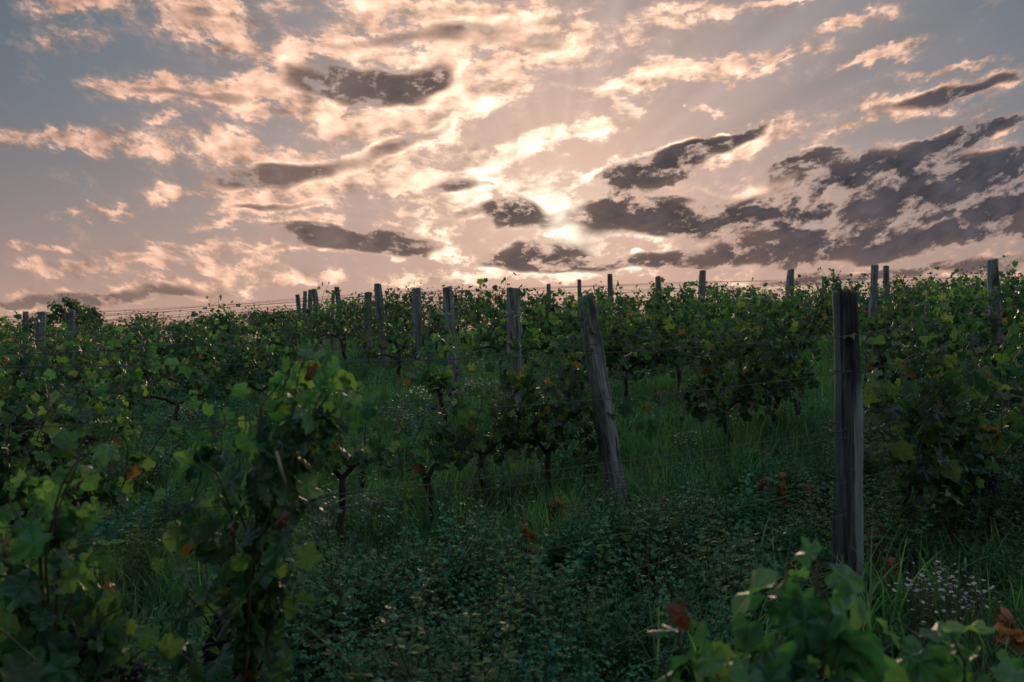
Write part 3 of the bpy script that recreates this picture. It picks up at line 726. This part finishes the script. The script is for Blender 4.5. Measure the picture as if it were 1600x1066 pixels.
# ---- the near vines whose shoots the photo shows one by one.  Shoots are given as bearings and drops, then stood at their own distances
def px3(X, Y, d): return np.array([U(X)*d, d, CZ + VV(Y)*d])
def near_vine(seed, label, base_X, d, shoots, leaf, gap, bunches=(), dj=.22, extra_cane=(), mat=None, withered=(), up=.2, young=None):
    rng = np.random.default_rng(seed)
    bx, by = U(base_X)*d, d; z0 = gz(bx, by)
    B = np.array([bx, by, z0])
    e = empty('grapevine', tuple(B)); tag(e, label, 'grapevine', GV)
    sh = []
    for s in shoots:
        dd = d + rng.uniform(-dj, dj)
        kn = np.array([px3(X, Y, dd + rng.uniform(-.06, .06)) for X, Y in s]) - B
        L = np.concatenate([[0], np.cumsum(np.linalg.norm(np.diff(kn, axis=0), axis=1))]); t = np.linspace(0, L[-1], max(4, int(L[-1]/.05)))
        p = np.stack([np.interp(t, L, kn[:, k]) for k in range(3)], 1) + rng.standard_normal((len(t), 3)) * .008
        sh.append(p)
    low = min(p[0][2] for p in sh)
    tt = Tubes(); top = np.array([0, 0, max(.3, low)])
    zs = np.linspace(-.1, top[2], 6); tt.tube(np.c_[rng.normal(0, .015, (6, 2)), zs], np.linspace(.04, .026, 6), 8, rough=.1, rng=rng)
    link('trunk', tt.mesh('trunk', M_BARK), e)
    st = Tubes()
    for p in sh:
        st.tube(np.concatenate([[top], p]) if np.linalg.norm(p[0]-top) < 1.2 else p, np.linspace(.006, .0022, len(p) + (1 if np.linalg.norm(p[0]-top) < 1.2 else 0)), 5, cap=False)
    P, N, T, S = shoot_leaves(sh, rng, gap, leaf, up=up, jit=.03)
    if young is not None:       # paler young leaves at the tips
        yes = [p[2] > young and rng.random() < .75 for p in P]; pick = lambda A, w: [a for a, k in zip(A, yes) if k == w]
        link('young_leaves', leaf_mesh('young_leaves', pick(P, True), pick(N, True), pick(T, True), pick(S, True), M_LEAF_FRESH, rng, LEAF_HI), e)
        P, N, T, S = pick(P, False), pick(N, False), pick(T, False), pick(S, False)
    link('shoots', st.mesh('shoots', M_CANE), e)
    link('foliage', leaf_mesh('foliage', P, N, T, S, mat or M_LEAF_NEAR, rng, LEAF_HI), e)
    for X, Y, dd, sz in withered:
        link('withered_leaf', leaf_mesh('withered_leaf', [px3(X, Y, dd) - B + [0, 0, sz*.4]], [[rng.choice([-.9, .9]), -.8, .35]], [[rng.normal(0, .4), -.1, -1]], [sz], M_WITHER, rng, LEAF_CURL), e)
    for X, Y, dd in bunches: link('grape_cluster', grapes(rng, px3(X, Y, dd) - B, 60, .0095), e)
    for c in extra_cane:
        tb = Tubes(); tb.tube([px3(X, Y, dd) - B for X, Y, dd in c], .006, 5); link('cane', tb.mesh('cane', M_STRAW), e)
    return e
near_vine(11, 'tall twisting front vine rising left of the middle, an orange leaf near its top', 385, 2.9, [
  [(385, 1050), (395, 850), (440, 700), (478, 552)], [(395, 900), (450, 720), (505, 620), (495, 552)], [(440, 720), (470, 610), (482, 545)], [(470, 700), (515, 610), (505, 560)], [(455, 700), (440, 620), (462, 560)], [(400, 850), (480, 680), (530, 640), (535, 720)],
  [(380, 900), (345, 750), (350, 620)], [(370, 950), (305, 800), (315, 680)], [(375, 1000), (290, 900), (265, 840)], [(400, 950), (430, 860), (455, 790), (470, 770)],
  [(385, 1050), (330, 980), (300, 930)], [(400, 1060), (430, 960), (435, 900)], [(410, 750), (400, 640), (440, 590)], [(420, 780), (455, 690), (470, 630)], [(390, 880), (370, 740), (385, 640)],
  [(390, 1000), (360, 880), (330, 830)], [(380, 1090), (270, 1010), (260, 960)], [(400, 1090), (390, 980), (410, 900)], [(360, 800), (330, 720), (300, 700)], [(440, 720), (480, 640), (455, 590)],
  [(400, 1000), (420, 900), (400, 800)], [(470, 640), (505, 640), (520, 690)]], .086, .030,
  [(330, 1000, 2.85), (372, 1015, 2.95), (350, 960, 2.9), (480, 660, 2.95), (470, 700, 2.9), (385, 1040, 2.8)], extra_cane=[[(432, 705, 2.6), (446, 756, 2.58)]], withered=[(486, 582, 2.68, .055), (362, 828, 2.6, .05), (440, 812, 2.6, .055)], young=1.55)
near_vine(12, 'low broad-leaved front vine filling the lower left corner', 80, 2.5, [
  [(70, 1050), (75, 850), (110, 740), (140, 700)], [(60, 950), (30, 800), (15, 760)], [(90, 980), (140, 870), (185, 860)], [(40, 1020), (0, 880), (-40, 830)], [(110, 1060), (170, 960), (205, 940)],
  [(80, 1070), (30, 1000), (-20, 980)], [(70, 850), (100, 740), (120, 710)], [(60, 870), (55, 780), (70, 740)], [(90, 900), (130, 820), (125, 790)], [(100, 1080), (210, 1030), (235, 1010)], [(60, 1000), (90, 930), (150, 910)],
  [(20, 950), (10, 870), (40, 840)], [(50, 1080), (-20, 1060), (-60, 1020)], [(110, 1080), (120, 1000), (100, 950)]], .088, .031,
  [(115, 1000, 2.45), (165, 1012, 2.5), (205, 1040, 2.5), (95, 1030, 2.4)], withered=[(12, 858, 2.2, .06)], up=-.1)
near_vine(13, 'soft-focus bright vine tip in the lower right foreground, a browned leaf at its left', 1210, 1.85, [
  [(1260, 1180), (1265, 1040), (1255, 940), (1235, 880)], [(1260, 1150), (1285, 1020), (1300, 960), (1262, 880)], [(1200, 1180), (1215, 1040), (1222, 960), (1222, 900)], [(1150, 1180), (1100, 1080), (1060, 1010), (1065, 975)],
  [(1150, 1160), (1150, 1060), (1165, 1010)], [(1200, 1150), (1185, 1070), (1200, 1020)], [(1100, 1180), (1050, 1090), (1030, 1030)], [(1200, 1180), (1250, 1080), (1280, 1050)], [(1120, 1120), (1110, 1060), (1090, 1030)], [(1250, 1150), (1200, 1060), (1140, 1060)], [(1180, 1180), (1130, 1090), (1120, 1045)], [(1230, 1180), (1180, 1090), (1180, 1040)], [(1260, 1150), (1290, 1060), (1320, 1000)], [(1240, 1000), (1225, 900), (1240, 868)], [(1255, 960), (1280, 900), (1275, 870)]], .122, .045, dj=.14, mat=M_LEAF_FRESH, withered=[(1062, 962, 1.72, .055)])
near_vine(14, 'small bright green vine shoot with few leaves at the lower right edge', 1480, 1.95, [
  [(1480, 1180), (1470, 1060), (1445, 1000), (1418, 985)], [(1490, 1160), (1500, 1040), (1490, 1000)], [(1510, 1180), (1560, 1070), (1590, 1060)], [(1480, 1180), (1440, 1080), (1430, 1050)], [(1475, 1080), (1440, 1000), (1400, 975)], [(1500, 1100), (1540, 1050), (1520, 1020)]], .112, .042, dj=.12, mat=M_LEAF_FRESH)

# ------------------------------------------------------------------ ground cover (nobody could count it): scattered clumps
def blade_clump(seed, n, h, rad, mat, lean=.5, w=.0055, name='grass_clump'):
    rng = np.random.default_rng(seed); VS, FS = [], []; m = 0
    for i in range(n):
        a = rng.uniform(0, 6.28); r0 = rad * math.sqrt(rng.random()); b = rng.uniform(0, 6.28)
        hh = h * rng.uniform(.45, 1.15); le = rng.uniform(.1, 1.0)**1.3 * lean * hh * 1.6; k = 5
        t = np.linspace(0, 1, k + 1); curve = t**2
        cx = r0*math.cos(a) + math.cos(b)*le*curve; cy = r0*math.sin(a) + math.sin(b)*le*curve
        cz = hh * (t - .42*curve*min(1.6, le/hh)) - .02
        ww = w * rng.uniform(.7, 1.3) * (1 - t**2.2) + .0004
        sx, sy = -math.sin(b + .3), math.cos(b + .3)
        V = np.concatenate([np.stack([cx-sx*ww, cy-sy*ww, cz], 1), np.stack([cx+sx*ww, cy+sy*ww, cz], 1)])
        F = [(j, j+k+1, j+k+2, j+1) for j in range(k)]
        VS.append(V); FS.append(np.array(F) + m); m += len(V)
    return bpy.data.objects.new(name, np_mesh(name, np.concatenate(VS), np.concatenate(FS), mat))
LEAFLET = (np.array([(0, 0, 0), (.26, .35, .05), (.22, .75, .04), (0, 1.0, -.06), (-.22, .75, .04), (-.26, .35, .05)]), np.array([(0, 1, 5), (1, 2, 5), (2, 4, 5), (2, 3, 4)]))
def herb_clump(seed, n, h, mat, stemmat, name='herb_clump', leaf=.0165, rad=.11):
    rng = np.random.default_rng(seed); P, N, T, S = [], [], [], []; st = Tubes()
    for i in range(n):
        a = rng.uniform(0, 6.28); r0 = rad*math.sqrt(rng.random()); hh = h * rng.uniform(.55, 1.15)
        k = 6; pts = np.zeros((k, 3)); pts[:, 2] = np.linspace(0, hh, k); dr = rng.normal(0, .16, 2)
        pts[:, 0] = r0*math.cos(a) + dr[0]*np.linspace(0, 1, k)**1.5*hh*2; pts[:, 1] = r0*math.sin(a) + dr[1]*np.linspace(0, 1, k)**1.5*hh*2
        st.tube(pts, .0016, 3, cap=False)
        m = int(hh / .019)
        for j in range(m):
            t = (j + .6) / m; c = np.array([np.interp(t, np.linspace(0, 1, k), pts[:, q]) for q in range(3)])
            if t < .2: continue
            b = j * 2.4 + rng.normal(0, .3); o = np.array([math.cos(b), math.sin(b), .35])
            L = leaf * rng.uniform(.75, 1.25) * (1.0 if t < .85 else .7); c2 = c + o * rng.uniform(.012, .03) * (1.2 - .7*t)
            for q in (-.9, 0, .9):
                d = np.array([math.cos(b+q), math.sin(b+q), rng.uniform(-.1, .5)])
                P.append(c2); T.append(d); N.append(np.array([-.3*d[0], -.3*d[1], 1]) + rng.normal(0, .25, 3)); S.append(L)
    st0 = leaf_mesh(name, P, N, T, S, mat, rng, [LEAFLET])
    tb = st.mesh(name, stemmat)
    # stems join the leaves in the same clump
    V1 = np.empty(len(st0.vertices)*3); st0.vertices.foreach_get('co', V1); V2 = np.empty(len(tb.vertices)*3); tb.vertices.foreach_get('co', V2)
    F1 = np.empty(len(st0.polygons)*3, int); st0.polygons.foreach_get('vertices', F1); F2 = np.empty(len(tb.polygons)*3, int); tb.polygons.foreach_get('vertices', F2)
    me = np_mesh(name, np.concatenate([V1.reshape(-1, 3), V2.reshape(-1, 3)]), np.concatenate([F1.reshape(-1, 3), F2.reshape(-1, 3) + len(V1)//3]), mat)
    me.materials.append(stemmat)
    idx = np.zeros(len(me.polygons), int); idx[len(F1)//3:] = 1; me.polygons.foreach_set('material_index', idx)
    return bpy.data.objects.new(name, me)

def scatter(name, pts, scl, idx, sources, label, rng, tiltmax=.22):
    """one object: the clumps stood at the given points by geometry nodes"""
    coll = bpy.data.collections.new(name + '_clumps')
    for k, o in enumerate(sources): o.name = '%s_clump_%02d' % (name, k); coll.objects.link(o)
    n = len(pts); me = bpy.data.meshes.new(name); me.vertices.add(n); me.vertices.foreach_set('co', np.ascontiguousarray(pts, np.float32).ravel())
    rot = np.stack([rng.normal(0, tiltmax/2, n), rng.normal(0, tiltmax/2, n), rng.uniform(0, 6.28, n)], 1)
    for nm, ty, arr in (('rot', 'FLOAT_VECTOR', rot.ravel()), ('scl', 'FLOAT', scl), ('idx', 'INT', idx)):
        at = me.attributes.new(nm, ty, 'POINT'); at.data.foreach_set('vector' if ty == 'FLOAT_VECTOR' else 'value', np.ascontiguousarray(arr, np.int32 if ty == 'INT' else np.float32))
    o = link(name, me); tag(o, label, None, None, 'stuff')
    g = bpy.data.node_groups.new(name + '_scatter', 'GeometryNodeTree')
    g.interface.new_socket('Geometry', in_out='INPUT', socket_type='NodeSocketGeometry'); g.interface.new_socket('Geometry', in_out='OUTPUT', socket_type='NodeSocketGeometry')
    N = g.nodes.new; Lk = g.links.new
    gi, go = N('NodeGroupInput'), N('NodeGroupOutput'); m2p = N('GeometryNodeMeshToPoints'); ins = N('GeometryNodeInstanceOnPoints'); ci = N('GeometryNodeCollectionInfo')
    ci.inputs['Collection'].default_value = coll; ci.inputs['Separate Children'].default_value = True; ci.inputs['Reset Children'].default_value = True
    Lk(gi.outputs[0], m2p.inputs[0]); Lk(m2p.outputs[0], ins.inputs['Points']); Lk(ci.outputs[0], ins.inputs['Instance']); ins.inputs['Pick Instance'].default_value = True
    for nm, ty, sock in (('rot', 'FLOAT_VECTOR', 'Rotation'), ('scl', 'FLOAT', 'Scale'), ('idx', 'INT', 'Instance Index')):
        a = N('GeometryNodeInputNamedAttribute'); a.data_type = ty; a.inputs['Name'].default_value = nm; Lk(a.outputs[0], ins.inputs[sock])
    Lk(ins.outputs[0], go.inputs[0])
    md = o.modifiers.new('scatter', 'NODES'); md.node_group = g
    return o

rngg = np.random.default_rng(77)
def spread_pts(dens, y0, y1, umax=.74):
    """random points in the seen wedge, dens per square metre"""
    area = umax * (y1**2 - y0**2); n = int(area * dens)
    y = np.sqrt(rngg.uniform(y0**2, y1**2, n)); x = rngg.uniform(-umax, umax, n) * y
    return x, y
def rho(x, y): return (-SX*x + CX*y - 2.894) / 2.65 + 1       # 1 at the first row, 2 at the second ...
def patch(x, y, f, s): return np.sin(x*f + s) * np.cos(y*f*1.3 + 2*s) + .6*np.sin(x*f*2.3 - y*f*1.9 + 3*s)

DW = [(865, 812, .42, 5, 'rust-brown withered weed left of the foot of the leaning split post'), (828, 850, .42, 4, 'rust-brown withered weed by the dark edge of the undergrowth'), (905, 800, .36, 3, 'low rust-brown weed touching the foot of the leaning split post'),
      (1212, 775, .42, 5, 'rust-red weed in the undergrowth left of the nearest post'), (1248, 790, .36, 3, 'small rust-red weed between another rust weed and the nearest post'), (1360, 850, .38, 5, 'tall rust-brown weed right of the foot of the nearest post'),
      (165, 712, .40, 5, 'dark red weed between the two front vines on the left'), (1590, 1000, .3, 6, 'rust-red weed patch at the lower right edge'), (1385, 905, .4, 4, 'low rust-brown weed left of the daisy-like white flowers'), (330, 685, .35, 4, 'dull red weed at the edge of the left flower drift')]
CLEAR = [ground_at(X, Y, h*.6) for X, Y, h, n, l in DW]
def feet(x, y):
    """trodden, short-grown ground in front of the two near posts"""
    return ~((np.abs(x - .13*y) < .30) & (y > 5.7) & (y < 7.0)) & ~((np.abs(x - .408*y) < .26) & (y > 3.3) & (y < 4.5))
def build_cover():
    # grass
    src = [blade_clump(600+k, 30, .34 + .05*(k % 3), .11, M_GRASS, .55) for k in range(6)] + [blade_clump(620+k, 16, .48, .09, M_GRASS, .8, .006) for k in range(2)] + [blade_clump(630+k, 10, .42, .10, M_STRAW, .9, .004) for k in range(2)]
    X, Y = [], []
    for d, a, b2 in ((150, 1.0, 6), (120, 6, 12), (48, 12, 22), (16, 22, 36)):
        x, y = spread_pts(d, a, b2); X.append(x); Y.append(y)
    x, y = np.concatenate(X), np.concatenate(Y); r = rho(x, y); n = len(x)
    fr = np.abs(r - np.round(r))
    herb = (r > .95) & (r < 1.62 + .05*patch(x, y, 1.7, 1)) & (x > -1.35 + .3*np.sin(y*2)) & (x < 4.6)
    bare = (r > 1.62) & (r < 1.75) & (patch(x, y, 2.2, 4) > -.2)
    p = np.where(herb, .06, np.where(bare, .75, 1.0))
    keep = rngg.random(n) < p * np.clip(.75 + .4*patch(x, y, 1.1, 2), .3, 1)
    keep &= feet(x, y) | (rngg.random(n) < .12)
    x, y, r, fr = x[keep], y[keep], r[keep], fr[keep]; n = len(x)
    scl = rngg.uniform(.65, 1.2, n) * np.where((r > 1.6) & (r < 2.75), 1.15, np.where(fr < .16, 1.3, .95)) * np.clip(.9 + .25*patch(x, y, 1.4, 5), .6, 1.25)
    scl = scl * np.where(x < -.7 - .0*y, np.where(y < 9, .62, .85), 1.0)
    scl = scl * np.where((y < 3.4) & (x < 1.6), .6, 1.0)
    idx = rngg.choice(10, n, p=[.148]*6 + [.045]*2 + [.011]*2)
    scatter('grass', np.stack([x, y, hgt(x, y)], 1), scl, idx, src, 'long green grass between the vine rows', rngg)
    # leafy undergrowth
    src = [herb_clump(700+k, 9 + k, .30 + .05*k, M_HERB_OLIVE if k in (1, 4) else M_HERB, M_STEM, rad=.08 + .01*k, leaf=(.0165, .024, .014, .019, .03)[k]) for k in range(5)] + [herb_clump(720+k, 4, .50, M_HERB_YEL, M_STEM, leaf=.02, rad=.06) for k in range(2)]
    x, y = spread_pts(66, 1.6, 10.5); r = rho(x, y)
    inz = (r > .80) & (r < 1.64 + .05*patch(x, y, 1.7, 1)) & (x > -1.5 + .3*np.sin(y*2))
    keep = inz | (rngg.random(len(x)) < .05)
    keep &= patch(x, y, 2.6, 7) > -.72
    for cx, cy in CLEAR: keep &= np.hypot(x - cx*.97, y - cy*.97) > .24
    keep &= feet(x, y)
    x, y = x[keep], y[keep]; n = len(x)
    scl = rngg.uniform(.6, 1.25, n) * np.clip(1 + .34*patch(x, y, 3.4, 3), .5, 1.5)
    yel = (patch(x, y, 2.9, 9) > .85) & (rngg.random(n) < .4) | (rngg.random(n) < .02)
    idx = np.where(yel, 5 + rngg.integers(0, 2, n), rngg.integers(0, 5, n))
    scatter('undergrowth', np.stack([x, y, hgt(x, y)], 1), scl, idx, src, 'low dark leafy undergrowth with yellowing sprigs', rngg)
    # weeds farther up and between the rows
    src = [herb_clump(740+k, 6, .44, (M_HERB, M_HERB_OLIVE, M_HERB)[k], M_STEM, leaf=.036 + .008*k, rad=.13) for k in range(3)]
    x, y = spread_pts(9, 2.2, 20); keep = (rho(x, y) > 1.9) & (patch(x, y, 1.3, 11) > .1) | ((x > 3.2) & (y < 9)) | ((rho(x, y) < 1.6) & (rho(x, y) > .9)); keep &= feet(x, y)
    x, y = x[keep], y[keep]; n = len(x)
    scatter('weeds', np.stack([x, y, hgt(x, y)], 1), rngg.uniform(.6, 1.2, n), rngg.integers(0, 3, n), src, 'low leafy weeds among the grass', rngg)
build_cover()

# ------------------------------------------------------------------ white wildflower clumps
def disc(k, r, z): 
    th = np.arange(k)*2*math.pi/k
    return np.concatenate([[[0, 0, z]], np.stack([np.cos(th)*r, np.sin(th)*r, np.full(k, 0)], 1)]), np.array([(0, 1+j, 1+(j+1) % k) for j in range(k)])
M_DRYSTEM = plain('dry_stem', (.10, .075, .045), .7)
def flowers(seed, X, Y, rad, h, n, label, head=.007, stem=None):
    rng = np.random.default_rng(seed); x, y = ground_at(X, Y, h*.8)
    e = empty('wildflower_clump', (x, y, gz(x, y)), rng.uniform(0, 6)); tag(e, label, 'wildflower', 'white wildflower clumps in the grass')
    st = Tubes(); hd = Tubes(); V0, F0 = disc(7, 1.0, .25)
    for i in range(n // 5):
        a = rng.uniform(0, 6.28); r = rad*math.sqrt(rng.random())*.8
        p0 = np.array([r*.6*math.cos(a), r*.6*math.sin(a), -.02]); p1 = np.array([r*math.cos(a), r*math.sin(a), h*rng.uniform(.55, .85)])
        st.tube([p0, (p0+p1)/2 + rng.normal(0, .015, 3), p1], .0018, 3, cap=False)
        for j in range(5):
            q = p1 + np.array([rng.normal(0, .05), rng.normal(0, .05), rng.uniform(.02, .14)])
            st.tube([p1, (p1+q)/2 + [0, 0, -.01], q], .001, 3, cap=False)
            t = rng.normal(0, .45, 3); nrm = norm(np.array([t[0], t[1] - .15, 1.0])); s = norm(np.cross(nrm, [0, 1, .1])); u = np.cross(nrm, s)
            B = np.stack([s, u, nrm]); hd.add(V0 * 1.35*head*rng.uniform(.7, 1.25) @ B + q, F0)
    link('stems', st.mesh('stems', stem or M_STEM), e); tag(link('flower_heads', hd.mesh('flower_heads', M_PETAL), e), kind='stuff')
FL = [(1470, 930, .24, .50, 150, 'white daisy-like wildflowers with dry brown stems in the lower right corner', .0075), (1080, 690, .24, .45, 60, 'loose white wildflowers in grass between the leaning split post and the nearest post', .008),
      (1138, 655, .20, .50, 45, 'few white wildflowers in front of the thin dark vine trunk', .008), (265, 652, .55, .45, 190, 'wide drift of white wildflowers in the left open patch', .009), (310, 640, .35, .5, 90, 'white wildflowers right beside the tall twisting front vine', .009),
      (655, 618, .40, .45, 110, 'white wildflowers behind the hanging leaf column, left of the slim tilted post', .010), (752, 605, .40, .45, 110, 'white wildflowers just right of the slim tilted post', .010), (575, 800, .12, .40, 25, 'small pinkish white wildflower spray in the grass below the gap', .007),
      (725, 800, .10, .30, 18, 'tiny white wildflowers beside the old vine stump', .006), (1440, 645, .40, .5, 90, 'white wildflowers under the vines right of the nearest post', .009), (1560, 640, .45, .5, 80, 'white wildflowers under the vines at the right edge', .009), (965, 775, .05, .3, 8, 'lone white wildflower next to the foot of the leaning split post', .007)]
for i, f in enumerate(FL): flowers(800 + i, *f[:6], head=f[6], stem=M_DRYSTEM if i == 0 else None)

# ------------------------------------------------------------------ rust-coloured dry weeds
def dry_weed(seed, X, Y, h, n, label):
    rng = np.random.default_rng(seed); x, y = ground_at(X, Y, h*.6)
    e = empty('dry_weed', (x, y, gz(x, y))); tag(e, label, 'dry weed', 'rust-brown withered weeds')
    st = Tubes(); P, N, T, S = [], [], [], []
    for i in range(n):
        a = rng.uniform(0, 6.28); k = 6; t = np.linspace(0, 1, k); hh = h*rng.uniform(.6, 1.1); r = rng.uniform(.02, .14)
        pts = np.stack([math.cos(a)*r*t, math.sin(a)*r*t, hh*t - .02], 1) + rng.normal(0, .008, (k, 3)); st.tube(pts, .0025, 4, cap=False)
        for j in range(9):
            q = rng.uniform(.15, 1); c = np.array([np.interp(q, t, pts[:, m]) for m in range(3)]); b = rng.uniform(0, 6.28)
            P.append(c); T.append([math.cos(b), math.sin(b), rng.uniform(-.9, .5)]); N.append(rng.normal(0, .5, 3) + [0, 0, .7]); S.append(rng.uniform(.045, .09))
    link('stem', st.mesh('stem', M_DRYSTEM), e); link('leaves', leaf_mesh('leaves', P, N, T, S, M_RUST, rng, [LEAFLET] + LEAF_LO[:2]), e)
for i, d in enumerate(DW): dry_weed(840 + i, *d)

# ------------------------------------------------------------------ tall dry stalk, old stump
def stalk():
    x, y = ground_at(1452, 890, 0.05); z = gz(x, y); e = empty('grass_stalk', (x, y, z)); tag(e, 'single tall dry grass stalk with a pale seed head right of the nearest post', 'grass stalk')
    d = y; top = np.array([U(1412)*d - x, 0, CZ + VV(742)*d - z]); t = np.linspace(0, 1, 9)[:, None]
    pts = top * t + np.array([[.03, 0, 0]]) * np.sin(t*3.14); tb = Tubes(); tb.tube(pts, np.linspace(.0035, .002, 9), 5); link('stem', tb.mesh('stem', M_STRAW), e)
    sd = Tubes(); ax = norm(pts[-1] - pts[-2]); sd.tube([pts[-1] + ax*q for q in (-.02, .01, .04, .07, .10)], [.003, .009, .011, .008, .002], 7, rough=.15, rng=np.random.default_rng(3)); link('seed_head', sd.mesh('seed_head', M_STRAW), e)
stalk()
def stump():
    x, y = ground_at(779, 815, .02); rng = np.random.default_rng(9); tb = Tubes()
    tb.tube([(0, 0, -.1), (.01, 0, .0), (.0, .01, .12), (.02, 0, .26), (.015, 0, .33)], [.075, .062, .05, .055, .04], 9, rough=.10, rng=rng); tb.tube([(0, 0, .1), (-.06, .01, .2), (-.07, 0, .25)], [.03, .025, .02], 7, rough=.1, rng=rng)
    tag(link('vine_stump', tb.mesh('vine_stump', M_BARK), None, (x, y, gz(x, y))), 'old dark cut vine stump beside the bare trunk of the low vine', 'stump')
stump()

# ------------------------------------------------------------------ the tree beyond the crest at the left
def far_tree():
    rng = np.random.default_rng(21); d = 78.0; x = U(112)*d; z = gz(x, d); top = CZ + VV(461)*d - z
    e = empty('broadleaf_tree', (x, d, z)); tag(e, 'dark round-crowned tree on the far left skyline beyond the vines', 'tree')
    tt = Tubes(); tt.tube([(0, 0, -.3), (.1, 0, top*.3), (0, .1, top*.55), (-.2, 0, top*.8)], [.35, .27, .18, .08], 8, rough=.08, rng=rng)
    P, N, T, S = [], [], [], []
    for (cx, cz, rx, rz) in ((-.6, top-1.6, 1.5, 1.5), (.6, top-1.9, 1.5, 1.4), (1.9, top-2.6, 1.3, 1.2), (-1.9, top-3.0, 1.5, 1.4), (3.4, top-3.6, 1.4, 1.2), (0, top-3.8, 3.4, 1.8)):
        tt.tube([(0, 0, top*.45), (cx*.5, 0, (top*.45+cz)/2), (cx, .1, cz)], [.12, .08, .03], 5)
        for k in range(26):
            v = norm(rng.normal(0, 1, 3)); c = np.array([cx, 0, cz]) + v * np.array([rx, rx, rz]) * rng.uniform(.5, 1.0)
            for j in range(24):
                P.append(c + rng.normal(0, .20, 3)); N.append(v + rng.normal(0, .7, 3)); T.append(rng.normal(0, 1, 3) + [0, 0, -.4]); S.append(rng.uniform(.12, .22))
    link('trunk', tt.mesh('trunk', M_BARK), e); link('crown', leaf_mesh('crown', P, N, T, S, M_LEAF, rng, LEAF_LO), e)
far_tree()
